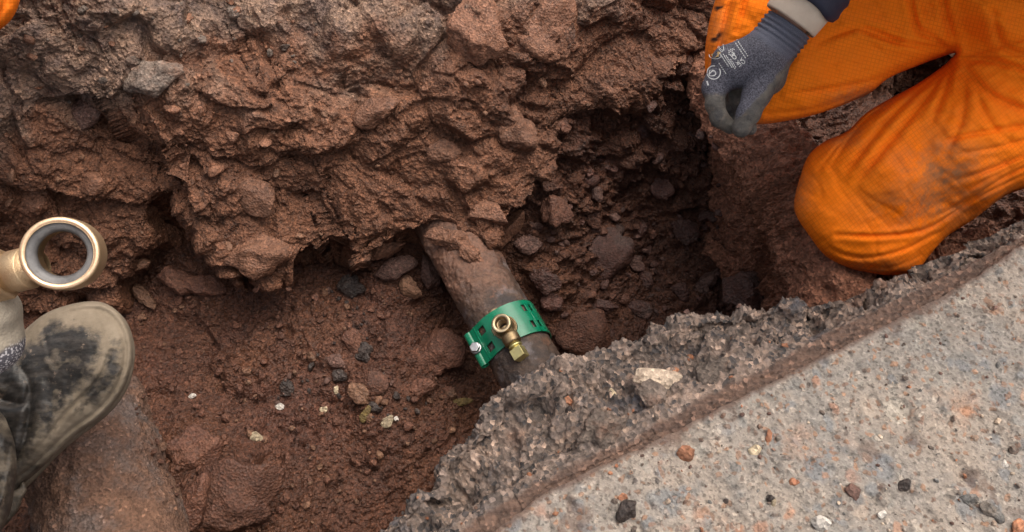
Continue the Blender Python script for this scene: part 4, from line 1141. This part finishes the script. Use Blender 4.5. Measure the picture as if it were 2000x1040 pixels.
# ------------------------------------------------------------------ stones
def rock_mesh(name, dims, seed, mat, sub=4, cuts=9, rough=.05, flat=0):
    rs = np.random.RandomState(seed)
    bm = bmesh.new(); bmesh.ops.create_icosphere(bm, subdivisions=sub, radius=1)
    V = np.array([v.co for v in bm.verts]); Fc = np.array([[v.index for v in f.verts] for f in bm.faces]); bm.free()
    for k in range(cuts):                    # planes shear off the ball into an angular stone
        n = rs.normal(size=3); n /= np.linalg.norm(n); c = rs.uniform(.5, .82)
        d = V @ n - c
        V = V - np.where(d > 0, d * .93, 0)[:, None] * n
    V *= np.array(dims) / 2 / np.abs(V).max(0)
    r = np.array(dims).max()
    u, v, w_ = V.T + rs.uniform(0, 9, 3)[:, None]
    n = V / (np.linalg.norm(V, axis=1, keepdims=True) + 1e-9)
    V = V + n * (rough * r * (fbm(u + w_ * .7, v - w_ * .6, r * .3, 4, seed % 97) + .35 * fbm(u - w_, v + w_ * .5, r * .08, 3, seed % 89)))[:, None]
    me = bpy.data.meshes.new(name)
    me.from_pydata([tuple(p) for p in V], [], [tuple(int(i) for i in f) for f in Fc]); me.update()
    me.polygons.foreach_set('use_smooth', [True] * len(me.polygons)); me.materials.append(mat)
    return me
def rock_mat(name, c1, c2, c3=None, rough=.6):
    m = Mt(name, rough, .4)
    m.co_w = m.n.new("ShaderNodeNewGeometry").outputs['Position']; m.co = m.co_w
    col = m.mix(m.ramp(m.noise(35, 7, .7), (.35, 0), (.65, 1)), c1, c2)
    if c3: col = m.mix(m.ramp(m.noise(22, 6, .7), (.50, 0), (.64, .9)), col, c3)
    col = m.mix(1.0, col, m.ramp(m.rnd(), (0, .72), (1, 1.25)), 'MULTIPLY')
    col = m.mix(1.0, col, m.ramp(m.noise(220, 6, .8), (.3, .65), (.7, 1.3)), 'MULTIPLY')
    c = m.N('TexVoronoi', Vector=m.co_w, Scale=260.0)
    col = m.mix(1.0, col, m.ramp(m.N('SeparateColor', Color=c.outputs['Color']).outputs[0], (0, .62), (.5, .92), (.85, 1.1), (1, 1.4)), 'MULTIPLY')
    return m.done(col, m.bump(c.outputs['Distance'], .0022, .8, m.bump(m.noise(160, 8, .75, co=m.co_w), .003, .9)), m.ramp(m.noise(50, 4), (.35, rough - .15), (.65, rough + .15)))
RM = dict(red=rock_mat("red_stone", (.140, .060, .036), (.105, .045, .030)), brown=rock_mat("brown_stone", (.21, .11, .065), (.16, .078, .048)), wall=rock_mat("bank_stone", (.205, .095, .055), (.155, .070, .042)),
    dark=rock_mat("dark_stone", (.032, .024, .022), (.055, .038, .032), rough=.45), pit=rock_mat("pit_stone", (.115, .052, .038), (.078, .036, .029), (.10, .062, .052), .5), plum=rock_mat("plum_stone", (.15, .080, .062), (.10, .052, .040)),
    grey=rock_mat("grey_stone", (.165, .125, .10), (.11, .082, .068), (.14, .075, .05)), pale=rock_mat("pale_stone", (.50, .40, .31), (.40, .30, .22), (.22, .13, .09)), orange=rock_mat("orange_stone", (.38, .17, .09), (.28, .11, .06)),
    cream=rock_mat("cream_flake", (.50, .40, .27), (.42, .33, .22), rough=.7), white=rock_mat("white_chip", (.55, .50, .45), (.44, .40, .36)), leaf=rock_mat("olive_leaf", (.16, .11, .035), (.12, .08, .03)), blue=rock_mat("blue_grey_stone", (.14, .135, .13), (.19, .175, .16), (.23, .18, .14)))
def stone(name, px, py, a, b, rot, mat, label, cat="stone", thick=.6, sink=.25, seed=None, cuts=9, rough=.05, tilt=(0, 0), group=None):
    """a, b: length and width in photo pixels at that spot; rot: degrees in the picture"""
    P, d = seat(px, py)
    s_ = d / F
    dims = (a * s_, b * s_, max(.35 * a, b * thick) * s_ if thick > .3 else thick * b * s_ + .001)
    me = rock_mesh(name, dims, seed or int(px * 7 + py), RM[mat], 4, cuts, rough)
    o = bpy.data.objects.new(name, me); C.objects.link(o)
    r = ray(px, py); r = r / np.linalg.norm(r)
    o.location = P - r * dims[2] * (.5 - sink)
    o.rotation_euler = (math.radians(TILTD + tilt[0]), math.radians(tilt[1]), 0)
    o.rotation_euler.rotate_axis('Z', math.radians(-rot))
    return tag(o, label, cat, group)
TILTD = 25
def big_pipe():
    A = W(150, 775, -.30); B = W(228, 1060, -.30); d = (B - A) / np.linalg.norm(B - A); R = .083
    side = np.cross(np.array([0, 0, 1.]), d); side /= np.linalg.norm(side)
    L = np.concatenate([[0, .0005, .001], np.arange(.003, .62, .0019)]); T = np.linspace(-math.pi / 2, 1.5 * math.pi, 300)
    l, t = np.meshgrid(L, T, indexing='ij')
    cap = np.sqrt(np.clip(l / .02, 0, 1) * (2 - np.clip(l / .02, 0, 1)))
    r = (R + .006 * fbm(l, t * R, .09, 4, 1001) + .0028 * fbm(l, t * R, .018, 4, 1003) + .0022 * pebbles(l, t * R, .012, 7, .4)[0] + .0012 * pebbles(l, t * R, .006, 9, .5)[0]) * cap
    g = A + l[..., None] * d + (np.cos(t) * r)[..., None] * side + (np.sin(t) * r)[..., None] * np.array([0, 0, 1.])
    m = Mt("soil_crusted_pipe", .75, .3)
    col = m.mix(m.ramp(m.noise(11, 6, .65), (.38, 0), (.62, 1)), (.178, .096, .062), (.125, .070, .050))
    col = m.mix(m.ramp(m.noise(13, 6, .7, co=m.N('Mapping', Vector=m.co, Location=(4, 2, 1)).outputs[0]), (.50, 0), (.64, .8)), col, (.125, .10, .092))
    c = m.N('TexVoronoi', Vector=m.co, Scale=300.0)
    col = m.mix(1.0, col, m.ramp(m.N('SeparateColor', Color=c.outputs['Color']).outputs[0], (0, .6), (.8, 1.05), (.97, 1.1), (1, 1.9)), 'MULTIPLY')
    mt = m.done(col, m.bump(c.outputs['Distance'], .002, .8, m.bump(m.noise(110, 8, .75), .004, .9)), .75)
    zput(g)
    o = link("buried_pipe", g.reshape(-1, 3), gridf(*g.shape[:2]), mt)
    tag(o, "thick soil crusted pipe at the lower left, directly under the muddy boot", "pipe")
big_pipe()

st = stone
st("clod", 880, 468, 100, 46, 20, "wall", "flat soil clod lying on top of the pipe where it enters the bank", "clod", sink=.3, rough=.09)
st("clod", 920, 500, 60, 36, 40, "wall", "smaller soil clod on the pipe just below the flat one", "clod", sink=.45, rough=.1)
# in the left part of the trench
st("stone", 282, 582, 68, 27, 52, "brown", "finger shaped brown stone pointing out of the bank foot above the boot toe", thick=.8)
st("stone", 342, 545, 78, 62, 10, "red", "rounded reddish lump at the foot of the far bank, right of the finger shaped stone")
st("stone", 398, 556, 88, 46, 8, "red", "low flat red stone half buried under the big overhanging block")
st("stone", 770, 522, 92, 48, -14, "plum", "flat oval plum coloured stone tucked under the bank left of the pipe", thick=.5)
st("stone", 838, 536, 78, 38, 66, "plum", "upright flat plum stone leaning against the left side of the pipe", thick=.45, sink=.1)
st("stone", 800, 562, 58, 36, 50, "brown", "small brown wedge stone left of the upright plum stone")
st("stone", 728, 750, 60, 52, 12, "red", "squarish flat brick red stone in the middle of the trench floor", thick=.35, sink=.3, cuts=12)
st("stone", 705, 772, 66, 36, 42, "brown", "pointed brown slab overlapping the squarish red stone", thick=.35, sink=.15, cuts=12)
st("stone", 690, 668, 52, 40, 70, "red", "upright red chip beside the black patch on the trench floor", thick=.45)
st("stone", 664, 732, 30, 28, 0, "dark", "small round dark pebble beside the squarish red stone", "pebble")
st("stone", 658, 704, 40, 30, 20, "plum", "flat pinkish stone just above the small round dark pebble", thick=.35)
st("stone", 560, 755, 42, 30, 75, "dark", "black angular coal like lump standing alone on the floor", "lump")
st("stone", 685, 560, 60, 44, 20, "dark", "black lump at the bank foot above the stained patch", "lump")
st("stone", 710, 690, 46, 34, 60, "dark", "black crumbly lump right of the upright red chip", "lump", rough=.12)
st("stone", 730, 798, 34, 26, 10, "dark", "dark wet pebble below the brown slab on the floor", "pebble")
st("stone", 860, 700, 120, 84, -50, "red", "big mud covered block lying left of the clamp", sink=.42, rough=.08)
st("stone", 820, 760, 60, 40, -20, "red", "medium red stone below the big mud covered block")
st("stone", 882, 768, 30, 24, 40, "brown", "little brown stone just above the olive leaf")
st("stone", 378, 880, 110, 90, 20, "red", "blocky red stone half sunk beside the soil crusted pipe", sink=.46, rough=.08)
st("stone", 470, 975, 190, 150, 0, "red", "broad rounded red stone at the bottom edge of the picture", "boulder", thick=.5, sink=.43, rough=.07)
st("stone", 380, 988, 60, 130, 12, "red", "tall narrow red stone between the soil crusted pipe and the broad rounded stone", sink=.46)
for (x, y, a, b, r, mt, lb, ct) in [
    (502, 855, 24, 17, 20, "cream", "cream coloured chip lying alone on the trench floor, left of centre", "chip"), (758, 823, 25, 19, -35, "cream", "cream four cornered chip on the floor below the brown slab", "chip"),
    (714, 808, 16, 30, 20, "leaf", "ochre curled flake left of the four cornered cream chip", "flake"), (632, 800, 13, 12, 0, "cream", "tiny cream chip left of the ochre curled flake", "chip"),
    (897, 785, 44, 13, -4, "leaf", "olive dead leaf lying in the shade below the clamp", "leaf"), (546, 794, 15, 11, 10, "white", "tiny whitish chip under the black angular lump", "chip"),
    (657, 762, 9, 14, 0, "cream", "tiny buff chip left of the brown slab", "chip"), (375, 774, 14, 9, 0, "white", "tiny pinkish white chip halfway between boot and black lump", "chip"),
    (1197, 768, 11, 17, -30, "cream", "pale yellow splinter on the broken asphalt left of the pale wedge stone", "splinter"), (1475, 880, 22, 18, 0, "cream", "pale yellow flake near the orange pebble on the concrete", "flake"),
    (1512, 981, 8, 15, 20, "cream", "narrow yellowish flake beside the small dark pebble on the concrete", "flake"), (1723, 1005, 15, 14, 0, "white", "small white square chip near the bottom of the concrete", "chip"), (775, 818, 9, 8, 0, "white", "tiny white grit piece beside the four cornered cream chip", "chip")]:
    st(ct if ct != "chip" else "stone_chip", x, y, a * 1.25, b * 1.25, r, mt, lb, ct, thick=.14, sink=-.2, cuts=7, rough=.008)
# in the bank
for (x, y, a, b, r, mt, lb, k) in [
    (862, 298, 74, 48, 0, "wall", "separate brown block sitting in a niche in the middle of the bank", dict(sink=.35)), (742, 214, 118, 56, -30, "wall", "long smooth tan slab slanting in the upper bank", dict(thick=.5, sink=.4)),
    (152, 222, 96, 70, -15, "plum", "grey angular block under the tar black layer at the upper left", dict(sink=.4)), (178, 356, 58, 54, 0, "wall", "squarish brown block above the brass coupling", dict(sink=.38)),
    (955, 418, 84, 50, 8, "wall", "smooth rounded brown stone above the buried end of the pipe", dict(sink=.38)), (992, 452, 96, 40, -62, "wall", "wedge of brown stone leaning beside the pipe, right of the rounded stone", dict(thick=.5, sink=.3)),
    (740, 492, 120, 34, -24, "wall", "long thin slab stone at the lower lip of the bank", dict(thick=.5, sink=.3)), (498, 385, 100, 76, 40, "wall", "egg shaped stone in the face of the overhanging block", dict(sink=.44)),
    (505, 500, 130, 84, -25, "wall", "pointed block hanging lowest at the bank lip", dict(sink=.36, rough=.07)), (1060, 60, 200, 130, -8, "wall", "large rounded clod at the top of the bank near centre", dict(sink=.6, rough=.1)), (930, 60, 150, 130, 40, "wall", "large clod at the top, left of the rounded one", dict(sink=.6, rough=.1)),
    (1010, 262, 110, 80, 60, "wall", "wedge shaped brown clod hanging point down in the middle of the bank", dict(sink=.42, rough=.08)), (70, 390, 110, 80, 15, "wall", "rounded soil clod left of the squarish brown block", dict(sink=.42, rough=.08)),
    (300, 150, 120, 60, -20, "grey", "flat greyish lump in the dark upper layer of the bank", dict(sink=.43, rough=.08)), (1100, 245, 50, 36, 0, "red", "red stone poking out where the bank meets the deep pit", {})]:
    st("stone" if "clod" not in lb else "clod", x, y, a, b, r, mt, lb, "stone" if "clod" not in lb else "clod", **k)
# in the deep pit
for (x, y, a, b, r, mt, lb, k) in [
    (1166, 380, 34, 26, 60, "plum", "small pale violet triangular stone high in the deep pit", {}), (1086, 412, 66, 60, 20, "red", "crumbly red lump at the left rim of the deep pit", dict(rough=.1)), (1160, 420, 56, 42, 70, "red", "upright red stone just below the violet triangular one", {}),
    (1186, 496, 118, 92, -40, "pit", "largest angular block in the middle of the deep pit", dict(sink=.3)), (1068, 552, 58, 46, 30, "pit", "rounded stone pressed against the right side of the pipe", {}), (1076, 592, 48, 42, 0, "pit", "dark round stone right of the green band", {}),
    (1132, 652, 128, 120, 40, "red", "big smooth reddish slab between the green band and the broken asphalt", dict(thick=.4, sink=.3)), (1030, 480, 56, 36, 5, "plum", "flat dark brick shaped stone right of the pipe top", {}), (1258, 545, 44, 34, 60, "pit", "oval stone right of the largest pit block", {}),
    (1240, 516, 46, 26, 20, "plum", "thin slate coloured splinter below the largest pit block", dict(thick=.4)), (1378, 556, 96, 34, -52, "plum", "long pointed pale tipped stone at the bottom of the pit", dict(thick=.8, sink=.2)), (1462, 572, 112, 90, 20, "pit", "rounded dark boulder in the deepest corner of the pit", dict(sink=.3)),
    (1300, 368, 60, 46, 0, "pit", "knobbly brown stone in the upper right pit wall", {}), (1340, 455, 70, 50, 30, "pit", "round lump in the right pit wall above the pointed stone", dict(sink=.38)), (1180, 598, 60, 26, 5, "pit", "narrow flat stone lying level above the smooth slab", {}),
    (1330, 570, 46, 34, 60, "pit", "upright dark stone left of the pointed pale tipped stone", {}), (1250, 605, 50, 36, 10, "pit", "dark stone half hidden behind the asphalt edge", {}), (1075, 365, 40, 24, 0, "red", "small flat red stone on top of the crumbly red lump", {})]:
    st("stone", x, y, a, b, r, mt, lb, "stone", **k)
# on the broken asphalt
for (x, y, a, b, r, mt, lb, k) in [
    (1283, 738, 96, 44, 8, "pale", "pale cream wedge stone set in the broken asphalt", dict(sink=.28, cuts=12, rough=.02)), (1275, 772, 66, 54, 60, "grey", "dark grey brown stone right below the pale cream wedge", dict(sink=.3)), (1206, 790, 62, 50, -30, "grey", "brown grey angular stone left below the pale wedge", dict(sink=.3)),
    (1310, 680, 36, 32, 0, "blue", "small grey cube shaped stone beside the orange crumbs", {}), (1110, 786, 22, 26, 10, "orange", "small pinkish brown pebble in the broken asphalt", {}), (1345, 678, 26, 22, 10, "orange", "left and largest of the orange brick crumbs on the asphalt edge", dict(rough=.1)),
    (1362, 668, 18, 16, 10, "orange", "upper right one of the orange brick crumbs", dict(rough=.1)), (1350, 698, 16, 14, 10, "orange", "middle lower one of the orange brick crumbs", dict(rough=.1)), (1320, 724, 15, 12, 0, "orange", "lowest orange crumb near the pale wedge tip", {}),
    (1275, 712, 18, 14, 0, "orange", "orange crumb just above the pale cream wedge", {}), (1168, 846, 110, 80, -20, "grey", "large tarry lump of asphalt beside the saw cut", dict(sink=.42, rough=.12)), (1010, 840, 120, 80, -40, "grey", "broad knobbly asphalt lump at the middle of the broken edge", dict(sink=.44, rough=.12)),
    (1390, 735, 90, 60, -20, "grey", "tarry asphalt lump right of the dark grey brown stone", dict(sink=.44, rough=.12)), (1075, 905, 90, 60, -30, "grey", "tarry lump close to the saw cut at the bottom", dict(sink=.42, rough=.12)), (900, 960, 110, 70, -40, "grey", "knobbly lump low on the broken edge", dict(sink=.44, rough=.12))]:
    st("asphalt_lump" if "lump" in lb else "stone", x, y, a, b, r, mt, lb, "lump" if "lump" in lb else "stone", **k)
# on the concrete
for (x, y, a, b, r, mt, lb, k) in [
    (1341, 887, 38, 34, 0, "orange", "largest round orange pebble on the concrete", {}), (1222, 996, 40, 58, 25, "dark", "dark grey pointed stone near the bottom of the concrete", dict(cuts=12)), (1216, 972, 22, 16, 0, "orange", "small orange pebble above the dark pointed stone", {}),
    (1668, 962, 36, 34, 0, "plum", "round brown pebble right of centre on the concrete", {}), (1553, 943, 26, 18, 10, "orange", "reddish brown pebble pair member left of the round brown one", {}), (1603, 1024, 44, 34, -30, "white", "pale grey angular stone at the bottom edge of the concrete", {}),
    (1766, 946, 24, 30, 30, "dark", "small dark pebble lower right on the concrete", {}), (1505, 975, 20, 22, 0, "dark", "small dark pebble beside the narrow yellowish flake", {}), (1502, 852, 14, 26, 10, "orange", "tall little orange pebble above the yellow flake", {}),
    (1893, 978, 40, 30, 20, "blue", "blue grey wedge stone near the lower right corner", {}), (1935, 1000, 60, 26, 45, "blue", "long blue grey sliver in the lower right corner", dict(thick=.4)), (1905, 856, 16, 13, 0, "pale", "small pale pebble at the right of the concrete", {}),
    (1983, 880, 22, 18, 0, "grey", "brown grey pebble close to the right edge of the picture", {}), (1990, 1035, 26, 40, 10, "orange", "orange stone in the bottom right corner", {}), (1418, 978, 12, 12, 0, "dark", "tiny dark pebble left of the narrow yellowish flake", {}), (1962, 908, 14, 20, 0, "white", "tiny white upright pebble at the right edge", {})]:
    st("pebble", x, y, a, b, r, mt, lb, "pebble", sink=.42, **{k_: v_ for k_, v_ in k.items()})
# look-alikes strewn in numbers
def strew(n, region, sizes, mats, label, group, name="stone", sink=.32, seed=1, cat="stone", avoid=()):
    rs = random.Random(seed); protos = []
    for k in range(6):
        a = 1.0; dm = (1, rs.uniform(.6, .9), rs.uniform(.4, .7))
        protos.append([rock_mesh(name, dm, seed * 31 + k, RM[mt], 3, 8, .06) for mt in mats])
    reg = np.array(region, float); c = 0; x0, y0 = reg.min(0); x1, y1 = reg.max(0)
    while c < n:
        x, y = rs.uniform(x0, x1), rs.uniform(y0, y1)
        if not inpoly(np.array([x]), np.array([y]), reg)[0]: continue
        P, d = seat(x, y)
        if any(inpoly(np.array([x]), np.array([y]), np.array(a, float))[0] for a in avoid): continue
        sz = sizes[0] * (sizes[1] / sizes[0]) ** (rs.random() ** 2.2) * d / F
        k_ = rs.randrange(len(mats)); me = rs.choice(protos)[k_]
        r = ray(x, y); r = r / np.linalg.norm(r)
        rec = (sz, x, y, me, P - r * sz * (.28 - sink * .5), (rs.uniform(-.5, 1.0), rs.uniform(-.5, .5), rs.uniform(0, 6.28)), mats[k_], label, group, name, cat)
        REC.append(rec); c += 1
REC = []
WORD = dict(red="brick red", brown="light brown", pit="dark brown", plum="greyish pink", wall="brown", dark="black", grey="grey brown", blue="grey", orange="orange", pale="pale")
MARK = {"pit": [(1186, 496, "the largest pit block"), (1132, 652, "the smooth red slab"), (1378, 556, "the long pointed stone"), (1086, 412, "the crumbly red lump"), (1462, 572, "the dark corner boulder"), (1068, 560, "the pipe"), (1166, 380, "the violet triangular stone"), (1300, 300, "the top of the pit wall")],
    "floor": [(728, 750, "the squarish red stone"), (560, 755, "the lone black lump"), (860, 720, "the mud covered block"), (470, 960, "the broad rounded stone"), (300, 700, "the boot"), (300, 590, "the finger shaped stone"), (700, 600, "the black patch"), (760, 880, "the asphalt edge"), (502, 855, "the lone cream chip"), (880, 780, "the olive leaf")],
    "bank": [(120, 300, "the grey angular block"), (178, 356, "the squarish block"), (500, 400, "the egg shaped stone"), (742, 214, "the slanting tan slab"), (862, 298, "the niche block"), (1060, 60, "the large top clod"), (955, 400, "the pipe"), (1200, 150, "the deep pit"), (400, 60, "the top of the picture")],
    "concrete": [(1341, 887, "the largest orange pebble"), (1475, 880, "the pale yellow flake"), (1222, 996, "the dark pointed stone"), (1668, 962, "the round brown pebble"), (1603, 1024, "the pale grey angular stone"), (1900, 980, "the blue grey wedge"), (1983, 880, "the right edge"), (1700, 750, "the kneeling worker"), (1950, 600, "the far concrete"), (1450, 780, "the saw cut")],
    "asphalt": [(1283, 738, "the pale cream wedge"), (1345, 678, "the orange crumbs"), (1000, 740, "the pipe end"), (1168, 846, "the tarry lump"), (850, 950, "the lowest part of the edge"), (1600, 610, "the worker's knee"), (1480, 640, "the right end of the edge"), (960, 860, "the knobbly lump")]}
LAB = []
def place_strewn():
    big = sorted([r for r in REC if r[9] == "stone"], key=lambda r: -r[0] / (1 + 0 * r[1]))
    keep = set(id(r) for r in big[:215])
    VV = []; FF = []; mi = []; mats = []; off = 0
    for r in REC:
        sz, x, y, me, loc, rot, mk, label, group, name, cat = r
        if name != "stone" or id(r) in keep:
            o = bpy.data.objects.new(name, me); C.objects.link(o)
            o.location = loc; o.scale = (sz,) * 3; o.rotation_euler = rot
            reg = "pit" if "pit" in group else "floor" if "floor" in group else "concrete" if "concrete" in group else "asphalt" if "asphalt" in group else "bank"
            near = min(MARK[reg], key=lambda q: (q[0] - x) ** 2 + (q[1] - y) ** 2)
            side = ("right of " if x - near[0] > 25 else "left of " if x - near[0] < -25 else "above " if y < near[1] else "below ") if "top" not in near[2] and "edge" not in near[2] else "near "
            px = sz * F / 1.2
            LAB.append((x, o, group)); tag(o, "%s %s %s %s" % ("tiny" if px < 11 else "small" if px < 20 else "middle sized" if px < 32 else "sizeable", WORD[mk], cat if cat != "gravel" else "gravel bit", side + near[2]), cat, group)
        else:
            R = np.array(__import__('mathutils').Euler(rot).to_matrix()) * sz
            V = np.empty(len(me.vertices) * 3); me.vertices.foreach_get('co', V)
            f = np.empty(len(me.polygons) * 3, int); me.loops.foreach_get('vertex_index', f)
            VV.append(V.reshape(-1, 3) @ R.T + np.array(loc)); FF.append(f.reshape(-1, 3) + off); off += len(VV[-1])
            m = me.materials[0]
            if m not in mats: mats.append(m)
            mi += [mats.index(m)] * len(FF[-1])
    from collections import defaultdict
    dd = defaultdict(list)
    for x, o_, gp in LAB: dd[o_["label"]].append((x, o_))
    nth = ["leftmost", "second", "third", "fourth", "fifth", "sixth", "seventh", "eighth", "ninth", "tenth", "eleventh", "twelfth", "thirteenth", "fourteenth", "fifteenth", "sixteenth"]
    for lb, it in dd.items():
        if len(it) > 1:
            it.sort(key=lambda q: q[0])
            for k, (x, o_) in enumerate(it):
                o_["label"] = lb + (", leftmost" if k == 0 else ", rightmost" if k == len(it) - 1 else ", %s from the left" % nth[min(k, 15)])
    o = link("gravel", np.concatenate(VV), np.concatenate(FF), None)
    for m in mats: o.data.materials.append(m)
    o.data.polygons.foreach_set('material_index', mi)
    tag(o, "countless fine stones and grit strewn over the soil of the trench", "gravel", kind="stuff")
PIPEQ = [(840, 440), (960, 440), (1110, 720), (980, 780)]
strew(95, [(1020, 440), (1110, 380), (1250, 420), (1400, 520), (1520, 600), (1300, 620), (1110, 690), (1060, 600)], (12, 46), ("pit", "pit", "red", "plum"), "wet dark red brown stone in the rubble of the deep pit", "rubble stones in the deep pit", seed=3, sink=.62, avoid=(PIPEQ,))
strew(34, [(1110, 300), (1300, 180), (1390, 260), (1450, 420), (1350, 480), (1150, 400)], (12, 50), ("pit", "pit", "pit"), "dark muddy stone stuck in the back wall of the deep pit", "stones in the pit back wall", seed=4, sink=.75)
strew(420, [(270, 600), (480, 560), (700, 545), (850, 600), (930, 760), (900, 830), (800, 960), (700, 1040), (360, 1040), (260, 800)], (6, 24), ("red", "red", "brown", "red"), "small red brown stone pressed into the mud of the trench floor", "small stones on the trench floor", seed=5, sink=.38)
strew(60, [(620, 560), (700, 560), (730, 700), (840, 790), (800, 840), (660, 800), (540, 790), (560, 720), (640, 680)], (7, 22), ("dark", "dark", "plum"), "small black crumb in the stained patch of the trench floor", "black crumbs on the trench floor", seed=6, cat="crumb", name="crumb")
strew(100, [(0, 250), (300, 180), (700, 130), (1100, 120), (1250, 150), (1050, 330), (900, 430), (600, 470), (450, 500), (200, 560), (0, 560)], (9, 40), ("wall", "wall", "wall", "brown"), "brown stone stuck in the soil face of the bank", "stones in the bank face", seed=7, sink=.6, avoid=([(0, 400), (220, 400), (220, 600), (0, 600)],))
strew(50, [(0, 0), (700, 0), (700, 100), (300, 180), (0, 240)], (10, 36), ("grey", "wall", "grey"), "grey brown stone in the dark top layer of the bank", "stones in the dark top layer", seed=8, sink=.7)
strew(170, [(960, 1036), (1230, 890), (1500, 757), (1870, 568), (1998, 490), (1998, 1038)], (4, 17), ("grey", "blue", "orange", "pale", "plum", "grey"), "small bit of gravel loose on the concrete surface", "gravel bits on the concrete", seed=9, sink=.3, name="gravel_bit", cat="gravel")
strew(110, [(760, 1035), (870, 900), (980, 780), (1060, 730), (1340, 630), (1640, 600), (1540, 680), (1200, 860), (900, 1030)], (6, 22), ("grey", "grey", "dark", "orange"), "small stone set in the broken asphalt edge", "stones in the broken asphalt", seed=10, sink=.35)

place_strewn()
